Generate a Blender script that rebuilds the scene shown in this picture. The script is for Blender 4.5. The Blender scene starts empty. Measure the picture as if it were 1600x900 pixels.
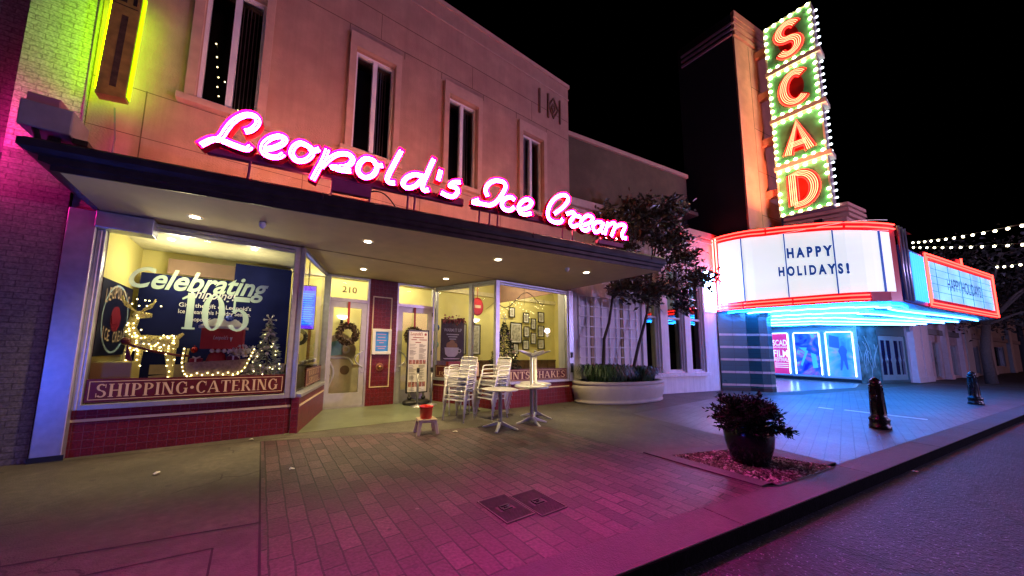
import bpy, math, random
from mathutils import Vector, Matrix
random.seed(7)
R = math.radians
SC = bpy.context.scene
COL = SC.collection

# ------------------------------------------------------------------ camera
cam_data = bpy.data.cameras.new('camera')
cam = bpy.data.objects.new('camera', cam_data); COL.objects.link(cam)
F_PX, CX, CY, YAW, PITCH, ROLL = 502.34, 738.378, 488.786, .576957, .110590, .0172002
cam_data.sensor_fit = 'HORIZONTAL'; cam_data.sensor_width = 36.0
cam_data.lens = F_PX / 1600 * 36
cam_data.shift_x = (800 - CX) / 1600
cam_data.shift_y = (CY - 450) / 1600
cam_data.clip_start = .05; cam_data.clip_end = 3000
fw = Vector((math.sin(YAW)*math.cos(PITCH), math.cos(YAW)*math.cos(PITCH), math.sin(PITCH)))
rx = Vector((math.cos(YAW), -math.sin(YAW), 0)); up = rx.cross(fw)
rr = math.cos(ROLL)*rx + math.sin(ROLL)*up; uu = -math.sin(ROLL)*rx + math.cos(ROLL)*up
m = Matrix((rr, uu, -fw)).transposed().to_4x4(); m.translation = Vector((0, 0, 1.5))
cam.matrix_world = m
SC.camera = cam

# ------------------------------------------------------------------ night sky and the faint warm glow of the town
W = bpy.data.worlds.new('World'); SC.world = W; W.use_nodes = True
wn = W.node_tree; bg = wn.nodes['Background']
sky = wn.nodes.new('ShaderNodeTexSky'); sky.sky_type = 'NISHITA'; sky.sun_disc = False
SUN_EL, SUN_ROT = 5, 156
sky.sun_elevation = R(-9); sky.sun_rotation = R(SUN_ROT)
wn.links.new(sky.outputs[0], bg.inputs[0]); bg.inputs[1].default_value = .05
sl = bpy.data.lights.new('town_glow', 'SUN'); sl.energy = .2; sl.angle = R(14); sl.color = (1.0, .35, .40)
so = bpy.data.objects.new('town_glow', sl); COL.objects.link(so)
so.rotation_euler = (R(90 - SUN_EL), 0, R(24)); so.location = (8, -20, 12)
SC.view_settings.view_transform = 'Standard'; SC.view_settings.look = 'None'
SC.view_settings.exposure = .6; SC.view_settings.gamma = 1
SC.cycles.use_denoising = True
SC.cycles.max_bounces = 6; SC.cycles.diffuse_bounces = 3; SC.cycles.glossy_bounces = 3
SC.cycles.transparent_max_bounces = 10; SC.cycles.sample_clamp_indirect = 4
SC.cycles.caustics_reflective = False; SC.cycles.caustics_refractive = False

# ------------------------------------------------------------------ materials
MATS = {}
def nt_new(name):
    m = bpy.data.materials.new(name); m.use_nodes = True
    return m, m.node_tree.nodes, m.node_tree.links, m.node_tree.nodes['Principled BSDF']
def mat(name, col, rough=.6, metal=0., var=.12, vs=6., bump=0., bs=60., spec=.5, coat=0., var2=0., vs2=.7, stain=None, streak=0.):
    """plain material with two scales of noise in the colour, roughness and bump"""
    if name in MATS: return MATS[name]
    m, n, l, b = nt_new(name)
    b.inputs['Roughness'].default_value = rough; b.inputs['Metallic'].default_value = metal
    b.inputs['Specular IOR Level'].default_value = spec
    b.inputs['Coat Weight'].default_value = coat
    tc = n.new('ShaderNodeTexCoord')
    no = n.new('ShaderNodeTexNoise'); no.inputs['Scale'].default_value = vs; no.inputs['Detail'].default_value = 6
    l.new(tc.outputs['Object'], no.inputs['Vector'])
    cr = n.new('ShaderNodeMapRange'); cr.inputs[1].default_value = .3; cr.inputs[2].default_value = .7
    cr.inputs[3].default_value = 1 - var; cr.inputs[4].default_value = 1 + var
    l.new(no.outputs[0], cr.inputs[0])
    mx = n.new('ShaderNodeMix'); mx.data_type = 'RGBA'; mx.blend_type = 'MULTIPLY'; mx.inputs[0].default_value = 1
    mx.inputs[6].default_value = (*col, 1); l.new(cr.outputs[0], mx.inputs[7])
    out = mx.outputs[2]
    if var2:
        n2 = n.new('ShaderNodeTexNoise'); n2.inputs['Scale'].default_value = vs2; n2.inputs['Detail'].default_value = 8; n2.inputs['Roughness'].default_value = .65
        l.new(tc.outputs['Object'], n2.inputs['Vector'])
        r2 = n.new('ShaderNodeMapRange'); r2.inputs[1].default_value = .35; r2.inputs[2].default_value = .68
        r2.inputs[3].default_value = 1; r2.inputs[4].default_value = 0
        l.new(n2.outputs[0], r2.inputs[0])
        m2 = n.new('ShaderNodeMix'); m2.data_type = 'RGBA'; m2.blend_type = 'MIX'
        st = stain or tuple(c * (1 - var2) for c in col)
        ml = n.new('ShaderNodeMath'); ml.operation = 'MULTIPLY'; ml.inputs[1].default_value = .8
        l.new(r2.outputs[0], ml.inputs[0]); l.new(ml.outputs[0], m2.inputs[0])
        l.new(out, m2.inputs[6]); m2.inputs[7].default_value = (*st, 1); out = m2.outputs[2]
    if streak:
        mpg = n.new('ShaderNodeMapping'); mpg.inputs['Scale'].default_value = (7, 7, .35); l.new(tc.outputs['Object'], mpg.inputs['Vector'])
        n4 = n.new('ShaderNodeTexNoise'); n4.inputs['Scale'].default_value = 1; n4.inputs['Detail'].default_value = 7; n4.inputs['Roughness'].default_value = .7; l.new(mpg.outputs[0], n4.inputs['Vector'])
        r4 = n.new('ShaderNodeMapRange'); r4.inputs[1].default_value = .45; r4.inputs[2].default_value = .75; r4.inputs[3].default_value = 1; r4.inputs[4].default_value = 1-streak; l.new(n4.outputs[0], r4.inputs[0])
        m4 = n.new('ShaderNodeMix'); m4.data_type = 'RGBA'; m4.blend_type = 'MULTIPLY'; m4.inputs[0].default_value = 1; l.new(out, m4.inputs[6]); l.new(r4.outputs[0], m4.inputs[7]); out = m4.outputs[2]
    l.new(out, b.inputs['Base Color'])
    rr_ = n.new('ShaderNodeMapRange'); rr_.inputs[3].default_value = max(0, rough - .08); rr_.inputs[4].default_value = min(1, rough + .08)
    l.new(no.outputs[0], rr_.inputs[0]); l.new(rr_.outputs[0], b.inputs['Roughness'])
    if bump:
        nb = n.new('ShaderNodeTexNoise'); nb.inputs['Scale'].default_value = bs; nb.inputs['Detail'].default_value = 5
        l.new(tc.outputs['Object'], nb.inputs['Vector'])
        bp = n.new('ShaderNodeBump'); bp.inputs['Strength'].default_value = bump; bp.inputs['Distance'].default_value = .02
        l.new(nb.outputs[0], bp.inputs['Height']); l.new(bp.outputs[0], b.inputs['Normal'])
    MATS[name] = m
    return m
def emit(name, col, strength, var=0., vs=3.):
    if name in MATS: return MATS[name]
    m, n, l, b = nt_new(name)
    b.inputs['Base Color'].default_value = (*[min(c, .8) for c in col], 1)
    b.inputs['Emission Color'].default_value = (*col, 1); b.inputs['Emission Strength'].default_value = strength
    if var:
        tc = n.new('ShaderNodeTexCoord'); no = n.new('ShaderNodeTexNoise'); no.inputs['Scale'].default_value = vs
        l.new(tc.outputs['Object'], no.inputs['Vector'])
        mr = n.new('ShaderNodeMapRange'); mr.inputs[1].default_value = .3; mr.inputs[2].default_value = .7
        mr.inputs[3].default_value = strength * (1 - var); mr.inputs[4].default_value = strength * (1 + var)
        l.new(no.outputs[0], mr.inputs[0]); l.new(mr.outputs[0], b.inputs['Emission Strength'])
    MATS[name] = m
    return m
def brick(name, c1, c2, mortar, w, h, gap=.012, rough=.75, coords='UV', rot=0., offset=.5, bump=.5, swap=False, spec=.5, dirt=.35, dirtcol=(.02, .02, .02), coat=0., gloss_var=.1):
    if name in MATS: return MATS[name]
    m, n, l, b = nt_new(name)
    tc = n.new('ShaderNodeTexCoord'); mp = n.new('ShaderNodeMapping')
    mp.inputs['Rotation'].default_value = (0, 0, rot)
    l.new(tc.outputs[coords], mp.inputs['Vector'])
    nz = n.new('ShaderNodeTexNoise'); nz.inputs['Scale'].default_value = 5; nz.inputs['Detail'].default_value = 3
    l.new(tc.outputs['Object'], nz.inputs['Vector'])
    vs_ = n.new('ShaderNodeVectorMath'); vs_.operation = 'SCALE'; vs_.inputs['Scale'].default_value = gap * 2.6
    sb = n.new('ShaderNodeVectorMath'); sb.operation = 'SUBTRACT'; sb.inputs[1].default_value = (.5, .5, .5)
    l.new(nz.outputs[1], sb.inputs[0]); l.new(sb.outputs[0], vs_.inputs[0])
    ad = n.new('ShaderNodeVectorMath'); ad.operation = 'ADD'
    l.new(mp.outputs[0], ad.inputs[0]); l.new(vs_.outputs[0], ad.inputs[1])
    br = n.new('ShaderNodeTexBrick'); br.offset = offset; br.squash = 1
    br.inputs['Color1'].default_value = (*c1, 1); br.inputs['Color2'].default_value = (*c2, 1); br.inputs['Mortar'].default_value = (*mortar, 1)
    br.inputs['Scale'].default_value = 1; br.inputs['Brick Width'].default_value = w; br.inputs['Row Height'].default_value = h
    br.inputs['Mortar Size'].default_value = gap; br.inputs['Mortar Smooth'].default_value = .15; br.inputs['Bias'].default_value = -.1
    l.new(ad.outputs[0], br.inputs['Vector'])
    n2 = n.new('ShaderNodeTexNoise'); n2.inputs['Scale'].default_value = .9; n2.inputs['Detail'].default_value = 8; n2.inputs['Roughness'].default_value = .7
    l.new(tc.outputs['Object'], n2.inputs['Vector'])
    mr = n.new('ShaderNodeMapRange'); mr.inputs[1].default_value = .42; mr.inputs[2].default_value = .72; mr.inputs[3].default_value = 0; mr.inputs[4].default_value = dirt
    l.new(n2.outputs[0], mr.inputs[0])
    mx = n.new('ShaderNodeMix'); mx.data_type = 'RGBA'; l.new(mr.outputs[0], mx.inputs[0]); l.new(br.outputs[0], mx.inputs[6]); mx.inputs[7].default_value = (*dirtcol, 1)
    n3 = n.new('ShaderNodeTexNoise'); n3.inputs['Scale'].default_value = 40; n3.inputs['Detail'].default_value = 6
    l.new(tc.outputs['Object'], n3.inputs['Vector'])
    m3 = n.new('ShaderNodeMapRange'); m3.inputs[1].default_value = .3; m3.inputs[2].default_value = .7; m3.inputs[3].default_value = .62; m3.inputs[4].default_value = 1.38
    l.new(n3.outputs[0], m3.inputs[0])
    mm = n.new('ShaderNodeMix'); mm.data_type = 'RGBA'; mm.blend_type = 'MULTIPLY'; mm.inputs[0].default_value = 1 if not coat else .3
    l.new(mx.outputs[2], mm.inputs[6]); l.new(m3.outputs[0], mm.inputs[7])
    l.new(mm.outputs[2], b.inputs['Base Color'])
    b.inputs['Specular IOR Level'].default_value = spec; b.inputs['Coat Weight'].default_value = coat
    rg = n.new('ShaderNodeMapRange'); rg.inputs[3].default_value = max(.02, rough - gloss_var); rg.inputs[4].default_value = min(1, rough + gloss_var)
    l.new(n2.outputs[0], rg.inputs[0]); l.new(rg.outputs[0], b.inputs['Roughness'])
    hm = n.new('ShaderNodeMath'); hm.operation = 'MULTIPLY_ADD'; hm.inputs[1].default_value = -1.0
    nm = n.new('ShaderNodeMath'); nm.operation = 'MULTIPLY'; nm.inputs[1].default_value = .35 if not coat else .05
    l.new(n3.outputs[0], nm.inputs[0]); l.new(br.outputs['Fac'], hm.inputs[0]); l.new(nm.outputs[0], hm.inputs[2])
    bp = n.new('ShaderNodeBump'); bp.inputs['Strength'].default_value = bump; bp.inputs['Distance'].default_value = .012
    l.new(hm.outputs[0], bp.inputs['Height']); l.new(bp.outputs[0], b.inputs['Normal'])
    MATS[name] = m
    return m
def glass(name, tint=(1, 1, 1), refl=1.0):
    if name in MATS: return MATS[name]
    m, n, l, b = nt_new(name); n.remove(b)
    out = n['Material Output']; t = n.new('ShaderNodeBsdfTransparent'); g = n.new('ShaderNodeBsdfGlossy'); mx = n.new('ShaderNodeMixShader'); fr = n.new('ShaderNodeFresnel')
    t.inputs[0].default_value = (*tint, 1); g.inputs['Roughness'].default_value = .01; fr.inputs[0].default_value = 1.5
    ml = n.new('ShaderNodeMath'); ml.operation = 'MULTIPLY'; ml.inputs[1].default_value = refl
    l.new(fr.outputs[0], ml.inputs[0]); l.new(ml.outputs[0], mx.inputs[0]); l.new(t.outputs[0], mx.inputs[1]); l.new(g.outputs[0], mx.inputs[2]); l.new(mx.outputs[0], out.inputs[0])
    MATS[name] = m
    return m

# ------------------------------------------------------------------ geometry helpers
class Fr:
    """a standing frame: s runs along u, z is up, off points out towards the viewer's side"""
    def __init__(s, ox, oy, ux=1., uy=0.):
        k = math.hypot(ux, uy); s.o = (ox, oy); s.u = (ux/k, uy/k); s.n = (uy/k, -ux/k)
    def pt(s, a, z, off=0.):
        return Vector((s.o[0] + s.u[0]*a + s.n[0]*off, s.o[1] + s.u[1]*a + s.n[1]*off, z))
WF = Fr(0, 0)
class MB:
    def __init__(s): s.v = []; s.f = []; s.uv = []; s.sm = []
    def face(s, pts, uv=None, smooth=False):
        b = len(s.v); s.v += [tuple(p) for p in pts]; s.f.append(tuple(range(b, b + len(pts))))
        s.uv.append(uv or [(p[0], p[1]) for p in pts]); s.sm.append(smooth)
    def mesh(s, verts, faces, smooth=False):
        b = len(s.v); s.v += [tuple(p) for p in verts]
        for f in faces:
            s.f.append(tuple(b + i for i in f)); s.uv.append([(verts[i][0], verts[i][1]) for i in f]); s.sm.append(smooth)
    def box(s, s0, s1, z0, z1, o0, o1, fr=WF, ch=0.):
        """box in a frame; o0..o1 = depth range outwards"""
        if s0 > s1: s0, s1 = s1, s0
        if o0 > o1: o0, o1 = o1, o0
        P = fr.pt
        def q(c, uv): s.face([P(*x) for x in c], uv)
        q([(s0,z0,o1),(s1,z0,o1),(s1,z1,o1),(s0,z1,o1)], [(s0,z0),(s1,z0),(s1,z1),(s0,z1)])
        q([(s1,z0,o0),(s0,z0,o0),(s0,z1,o0),(s1,z1,o0)], [(s1,z0),(s0,z0),(s0,z1),(s1,z1)])
        q([(s0,z0,o0),(s0,z0,o1),(s0,z1,o1),(s0,z1,o0)], [(o0,z0),(o1,z0),(o1,z1),(o0,z1)])
        q([(s1,z0,o1),(s1,z0,o0),(s1,z1,o0),(s1,z1,o1)], [(o1,z0),(o0,z0),(o0,z1),(o1,z1)])
        q([(s0,z1,o1),(s1,z1,o1),(s1,z1,o0),(s0,z1,o0)], [(s0,o1),(s1,o1),(s1,o0),(s0,o0)])
        q([(s0,z0,o0),(s1,z0,o0),(s1,z0,o1),(s0,z0,o1)], [(s0,o0),(s1,o0),(s1,o1),(s0,o1)])
        return s
    def bw(s, x0, x1, y0, y1, z0, z1):
        return s.box(x0, x1, z0, z1, -y1, -y0, WF)
    def quad(s, s0, s1, z0, z1, off, fr):
        s.face([fr.pt(s0,z0,off), fr.pt(s1,z0,off), fr.pt(s1,z1,off), fr.pt(s0,z1,off)], [(s0,z0),(s1,z0),(s1,z1),(s0,z1)]); return s
    def frame(s, s0, s1, z0, z1, w, o0, o1, fr, wb=None):
        wb = w if wb is None else wb
        s.box(s0, s0+w, z0, z1, o0, o1, fr); s.box(s1-w, s1, z0, z1, o0, o1, fr)
        s.box(s0+w, s1-w, z1-w, z1, o0, o1, fr); s.box(s0+w, s1-w, z0, z0+wb, o0, o1, fr); return s
    def prism(s, pts, z0, z1):
        """plan polygon (counter-clockwise) lifted from z0 to z1"""
        k = len(pts)
        s.face([(x, y, z1) for x, y in pts]); s.face([(x, y, z0) for x, y in reversed(pts)])
        d = 0
        for i in range(k):
            (x0, y0), (x1, y1) = pts[i], pts[(i+1) % k]; e = math.hypot(x1-x0, y1-y0)
            s.face([(x0,y0,z0),(x1,y1,z0),(x1,y1,z1),(x0,y0,z1)], [(d,z0),(d+e,z0),(d+e,z1),(d,z1)]); d += e
        return s
    def shape(s, pts, o0, o1, fr):
        """outline in (s,z), given thickness"""
        k = len(pts)
        s.face([fr.pt(x, z, o1) for x, z in pts], list(pts)); s.face([fr.pt(x, z, o0) for x, z in reversed(pts)], list(reversed(pts)))
        for i in range(k):
            a, b = pts[i], pts[(i+1) % k]
            s.face([fr.pt(*a, o0), fr.pt(*b, o0), fr.pt(*b, o1), fr.pt(*a, o1)])
        return s
    def tube(s, path, r, n=8, cap=True, r1=None):
        path = [Vector(p) for p in path]; k = len(path); rings = []; prev = None
        for i, p in enumerate(path):
            t = (path[min(i+1, k-1)] - path[max(i-1, 0)])
            if t.length < 1e-9: t = Vector((0, 0, 1))
            t.normalize()
            if prev is None: a = t.orthogonal().normalized()
            else:
                a = prev - t * prev.dot(t)
                a = a.normalized() if a.length > 1e-6 else t.orthogonal().normalized()
            prev = a; b = t.cross(a); q = r if r1 is None else r + (r1 - r) * i / max(1, k-1)
            rings.append([p + (a*math.cos(2*math.pi*j/n) + b*math.sin(2*math.pi*j/n)) * q for j in range(n)])
        base = len(s.v); s.v += [tuple(v) for rg in rings for v in rg]
        for i in range(k-1):
            for j in range(n):
                f = (base+i*n+j, base+i*n+(j+1) % n, base+(i+1)*n+(j+1) % n, base+(i+1)*n+j)
                s.f.append(f); s.uv.append([(0, 0)]*4); s.sm.append(True)
        if cap:
            s.f.append(tuple(base+j for j in reversed(range(n)))); s.uv.append([(0, 0)]*n); s.sm.append(False)
            s.f.append(tuple(base+(k-1)*n+j for j in range(n))); s.uv.append([(0, 0)]*n); s.sm.append(False)
        return s
    def lathe(s, prof, c=(0, 0, 0), n=24, sx=1., sy=1., rot=0., cap=True):
        """profile of (radius, z) turned about the vertical through c"""
        base = len(s.v); k = len(prof)
        for r, z in prof:
            for j in range(n):
                a = 2*math.pi*j/n; x, y = r*math.cos(a)*sx, r*math.sin(a)*sy
                s.v.append((c[0]+x*math.cos(rot)-y*math.sin(rot), c[1]+x*math.sin(rot)+y*math.cos(rot), c[2]+z))
        for i in range(k-1):
            for j in range(n):
                s.f.append((base+i*n+j, base+i*n+(j+1) % n, base+(i+1)*n+(j+1) % n, base+(i+1)*n+j)); s.uv.append([(0, 0)]*4); s.sm.append(True)
        if cap:
            s.f.append(tuple(base+j for j in reversed(range(n)))); s.uv.append([(0, 0)]*n); s.sm.append(False)
            s.f.append(tuple(base+(k-1)*n+j for j in range(n))); s.uv.append([(0, 0)]*n); s.sm.append(False)
        return s
    def ball(s, c, r, n=8, m=5, sz=1.):
        pr = [(max(r*math.sin(math.pi*i/m), 1e-4), -r*sz*math.cos(math.pi*i/m)) for i in range(m+1)]
        return s.lathe(pr, c, n, cap=False)
    def disc(s, c, r, fr, off, n=20, sx=1.):
        s.face([fr.pt(c[0]+r*sx*math.cos(2*math.pi*i/n), c[1]+r*math.sin(2*math.pi*i/n), off) for i in range(n)]); return s
    def ring(s, c, r0, r1, fr, o0, o1, n=28, a0=0., a1=2*math.pi, sx=1.):
        for i in range(n):
            a, b = a0+(a1-a0)*i/n, a0+(a1-a0)*(i+1)/n
            P = lambda r, t, o: fr.pt(c[0]+r*sx*math.cos(t), c[1]+r*math.sin(t), o)
            s.face([P(r0,a,o1), P(r1,a,o1), P(r1,b,o1), P(r0,b,o1)])
            s.face([P(r1,a,o0), P(r1,b,o0), P(r1,b,o1), P(r1,a,o1)])
            s.face([P(r0,b,o0), P(r0,a,o0), P(r0,a,o1), P(r0,b,o1)])
        return s
def link(name, data, parent):
    o = bpy.data.objects.new(name, data); COL.objects.link(o)
    if parent is not None: o.parent = parent
    return o
def root_loc(p):
    v = Vector((0, 0, 0))
    while p is not None: v += p.location; p = p.parent
    return v
def obj(name, b, m, parent=None, bevel=0., loc=None):
    base = root_loc(parent)
    if loc is not None: base = Vector((0, 0, 0))
    me = bpy.data.meshes.new(name)
    me.from_pydata([(x-base.x, y-base.y, z-base.z) for x, y, z in b.v], [], b.f)
    uvl = me.uv_layers.new(name='UVMap'); i = 0; flat = []
    for u in b.uv:
        for p in u: flat += [p[0], p[1]]
    uvl.data.foreach_set('uv', flat)
    me.polygons.foreach_set('use_smooth', b.sm)
    me.materials.append(m); me.update()
    o = link(name, me, parent)
    if loc is not None: o.location = loc
    if bevel:
        md = o.modifiers.new('Bevel', 'BEVEL'); md.width = bevel; md.segments = 2; md.limit_method = 'ANGLE'
        w = o.modifiers.new('Weld', 'WELD'); w.merge_threshold = .0005
        o.modifiers.move(1, 0)
    return o
def tag(o, label, cat, group=None):
    o['label'] = label; o['category'] = cat
    if group: o['group'] = group
    return o
def thing(name, label, cat, loc=(0, 0, 0), group=None):
    o = link(name, None, None); o.location = loc; o.empty_display_size = .2
    return tag(o, label, cat, group)
def struct(name, b, m, kind='structure'):
    o = obj(name, b, m); o['kind'] = kind; return o
def dup(root, loc, rz=0., label=None, scale=None):
    r = root.copy(); COL.objects.link(r); r.location = loc; r.rotation_euler = (0, 0, rz)
    if scale: r.scale = (scale,)*3
    if label: r['label'] = label
    for ch in list(root.children):
        c = ch.copy(); COL.objects.link(c); c.parent = r
        for g in list(ch.children):
            d = g.copy(); COL.objects.link(d); d.parent = c
    return r
def lamp(name, kind, loc, energy, col, parent=None, size=.1, spot=None, aim=None):
    L = bpy.data.lights.new(name, kind); L.energy = energy; L.color = col
    if kind == 'AREA': L.size = size
    else: L.shadow_soft_size = size
    if spot: L.spot_size = R(spot); L.spot_blend = .9
    o = bpy.data.objects.new(name, L); COL.objects.link(o)
    o.location = Vector(loc) - root_loc(parent)
    if aim is not None: o.rotation_euler = (Vector(aim) - Vector(loc)).to_track_quat('-Z', 'Y').to_euler()
    if parent is not None: o.parent = parent
    return o
def wall_holes(b, fr, s0, s1, z0, z1, holes, th, off=0.):
    """wall slab with rectangular openings (s0,s1,z0,z1) and their reveals"""
    ss = sorted({s0, s1, *[h[0] for h in holes], *[h[1] for h in holes]}); zz = sorted({z0, z1, *[h[2] for h in holes], *[h[3] for h in holes]})
    ss = [x for x in ss if s0 <= x <= s1]; zz = [x for x in zz if z0 <= x <= z1]
    for i in range(len(ss)-1):
        for j in range(len(zz)-1):
            a, c = (ss[i]+ss[i+1])/2, (zz[j]+zz[j+1])/2
            if any(h[0] < a < h[1] and h[2] < c < h[3] for h in holes): continue
            b.quad(ss[i], ss[i+1], zz[j], zz[j+1], off, fr)
            P = fr.pt
            b.face([P(ss[i+1],zz[j],off-th), P(ss[i],zz[j],off-th), P(ss[i],zz[j+1],off-th), P(ss[i+1],zz[j+1],off-th)])
    for (a, c, d, e) in holes + [(s0, s1, z0, z1)]:
        P = fr.pt
        b.face([P(a,d,off), P(a,d,off-th), P(a,e,off-th), P(a,e,off)]); b.face([P(c,d,off-th), P(c,d,off), P(c,e,off), P(c,e,off-th)])
        b.face([P(a,d,off-th), P(a,d,off), P(c,d,off), P(c,d,off-th)]); b.face([P(a,e,off), P(a,e,off-th), P(c,e,off-th), P(c,e,off)])
    return b
# ---- lettering
_TXT = {}
def text_polys(t, bold=0., shear=0., res=4):
    k = (t, bold, shear, res)
    if k not in _TXT:
        cu = bpy.data.curves.new('t', 'FONT'); cu.body = t; cu.size = 1; cu.offset = bold; cu.shear = shear; cu.resolution_u = res
        cu.align_x = 'CENTER'; cu.fill_mode = 'FRONT'
        o = bpy.data.objects.new('t', cu); COL.objects.link(o)
        bpy.context.view_layer.update()
        me = bpy.data.meshes.new_from_object(o.evaluated_get(bpy.context.evaluated_depsgraph_get()))
        _TXT[k] = ([(v.co.x, v.co.y) for v in me.vertices], [tuple(p.vertices) for p in me.polygons])
        bpy.data.objects.remove(o); bpy.data.meshes.remove(me); bpy.data.curves.remove(cu)
    return _TXT[k]
def put_text(b, t, fr, s, z, size, off, width=None, bold=0., shear=0., rise=0.):
    """flat lettering centred on s, baseline z; width squeezes it; rise tilts the baseline"""
    v, f = text_polys(t, bold, shear)
    x0, x1 = min(p[0] for p in v), max(p[0] for p in v)
    kx = size if width is None else width/(x1-x0); mid = (x0+x1)/2
    b.mesh([fr.pt(s+(x-mid)*kx, z+y*size+(x-mid)*kx*rise, off) for x, y in v], f)
def _arc(cx, cy, rx, ry, a0, a1, tx, tn, n=14):
    q = []
    for i in range(n):
        a, c = R(a0+(a1-a0)*i/n), R(a0+(a1-a0)*(i+1)/n)
        P = lambda t, k: (cx+(rx-k*tx)*math.cos(t), cy+(ry-k*tn)*math.sin(t))
        q.append([P(a,0), P(c,0), P(c,1), P(a,1)])
    return q
def _bar(x0, y0, x1, y1): return [[(x0,y0),(x1,y0),(x1,y1),(x0,y1)]]
def _st(x, w=.17, top=True, bot=True):
    q = _bar(x, 0, x+w, 1)
    if top: q += _bar(x-.07, .95, x+w+.07, 1)
    if bot: q += _bar(x-.07, 0, x+w+.07, .05)
    return q
def serif(ch):
    if ch == 'I': return _st(.1), .37
    if ch == 'H': return _st(.1)+_st(.6)+_bar(.27,.47,.6,.54), .87
    if ch == 'N': return _st(.1,.08)+_st(.68,.08)+[[(.1,1),(.3,1),(.76,0),(.6,0)]], .88
    if ch == 'P': return _st(.1)+_arc(.3,.735,.34,.265,-90,90,.17,.06)+_bar(.2,.94,.3,1)+_bar(.2,.47,.3,.53), .7
    if ch == 'B': return _st(.1)+_arc(.3,.75,.3,.25,-90,90,.16,.05)+_arc(.32,.26,.35,.26,-90,90,.17,.05)+_bar(.2,.95,.3,1)+_bar(.2,0,.32,.05)+_bar(.2,.47,.3,.52), .74
    if ch == 'R': return _st(.1)+_arc(.3,.735,.32,.265,-90,90,.17,.06)+_bar(.2,.94,.3,1)+_bar(.2,.47,.3,.53)+[[(.34,.48),(.5,.48),(.82,0),(.62,0)]], .82
    if ch == 'D': return _st(.1)+_arc(.3,.5,.5,.5,-90,90,.18,.06)+_bar(.2,.94,.3,1)+_bar(.2,0,.3,.06), .86
    if ch == 'C': return _arc(.45,.5,.4,.52,42,318,.18,.06)+_bar(.7,.62,.75,.98), .82
    if ch == 'G': return _arc(.45,.5,.4,.52,42,330,.18,.06)+_bar(.7,.62,.75,.98)+_bar(.64,.05,.8,.45)+_bar(.56,.42,.86,.47), .9
    if ch == 'O': return _arc(.46,.5,.41,.52,0,360,.18,.06,22), .92
    if ch == 'S': return _arc(.34,.745,.27,.27,35,270,.15,.09)+_arc(.34,.26,.29,.27,-145,90,.15,.09)+_bar(.55,.7,.6,.98)+_bar(.05,.02,.1,.32), .68
    if ch == 'T': return _st(.29,.17,False)+_bar(.03,.94,.72,1)+_bar(.03,.74,.08,.94)+_bar(.67,.74,.72,.94), .75
    if ch == 'A': return [[(.06,.04),(.14,.04),(.43,.98),(.36,.98)],[(.36,1),(.5,1),(.86,.03),(.66,.03)]]+_bar(.22,.3,.64,.36)+_bar(0,0,.24,.05)+_bar(.58,0,.93,.05), .92
    if ch == 'E': return _st(.1)+_bar(.27,.94,.62,1)+_bar(.27,0,.66,.06)+_bar(.27,.48,.5,.54)+_bar(.58,.76,.63,.94)+_bar(.62,.06,.67,.26), .73
    if ch == 'F': return _st(.1)+_bar(.27,.94,.62,1)+_bar(.27,.47,.5,.53)+_bar(.58,.74,.63,.94), .66
    if ch == 'L': return _st(.1)+_bar(.27,0,.62,.06)+_bar(.58,.06,.63,.28), .68
    if ch == 'K': return _st(.1)+[[(.27,.42),(.34,.36),(.72,1),(.6,1)],[(.36,.6),(.5,.6),(.84,0),(.64,0)]], .85
    if ch == 'U': return _bar(.12,.3,.29,1)+_bar(.64,.3,.71,1)+_arc(.415,.32,.295,.34,180,360,.13,.1)+_bar(.04,.95,.36,1)+_bar(.57,.95,.78,1), .82
    if ch == '1': return _st(.16,.19,False)+[[(.04,.8),(.16,.86),(.16,.94),(.02,.84)]], .48
    if ch == '0': return _arc(.34,.5,.31,.52,0,360,.17,.05,22), .68
    if ch == '5': return _bar(.14,.5,.2,1)+_bar(.14,.86,.6,1)+_arc(.3,.31,.32,.33,-150,130,.17,.07), .68
    if ch == '2': return _arc(.32,.72,.29,.29,-30,170,.15,.07)+[[(.05,.1),(.15,.04),(.6,.62),(.46,.62)]]+_bar(.05,0,.63,.12), .68
    if ch == '*': return [[(.2+.13*math.cos(a*math.pi/5), .5+.13*math.sin(a*math.pi/5)) for a in range(10)]], .4
    return [], .35
def put_serif(b, t, fr, s0, s1, z, h, off, track=.04):
    """serif capitals filling s0..s1, baseline z, cap height h"""
    gl = [serif(c) for c in t]; tot = sum(a for _, a in gl) + track*(len(t)-1); k = (s1-s0)/tot; x = 0; i = 0
    for q, a in gl:
        for p in q:
            i += 1; b.face([fr.pt(s0+(x+px)*k, z+py*h, off+.00025*(i % 9)) for px, py in p])
        x += a + track
def smooth(pts, n=5):
    if len(pts) < 3: n = 2
    P = [Vector((*p, 0)) for p in pts]; out = []
    for i in range(len(P)-1):
        p0 = P[i-1] if i else P[0]*2-P[1]; p1, p2 = P[i], P[i+1]; p3 = P[i+2] if i+2 < len(P) else P[-1]*2-P[-2]
        for j in range(n):
            t = j/n; q = .5*((2*p1)+(p2-p0)*t+(2*p0-5*p1+4*p2-p3)*t*t+(3*p1-p0-3*p2+p3)*t**3); out.append((q.x, q.y))
    out.append((P[-1].x, P[-1].y)); return out
def offs(path, d):
    out = []
    for i, p in enumerate(path):
        a, c = path[max(i-1, 0)], path[min(i+1, len(path)-1)]; tx, ty = c[0]-a[0], c[1]-a[1]; k = math.hypot(tx, ty) or 1
        out.append((p[0]-ty/k*d, p[1]+tx/k*d))
    return out
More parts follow.
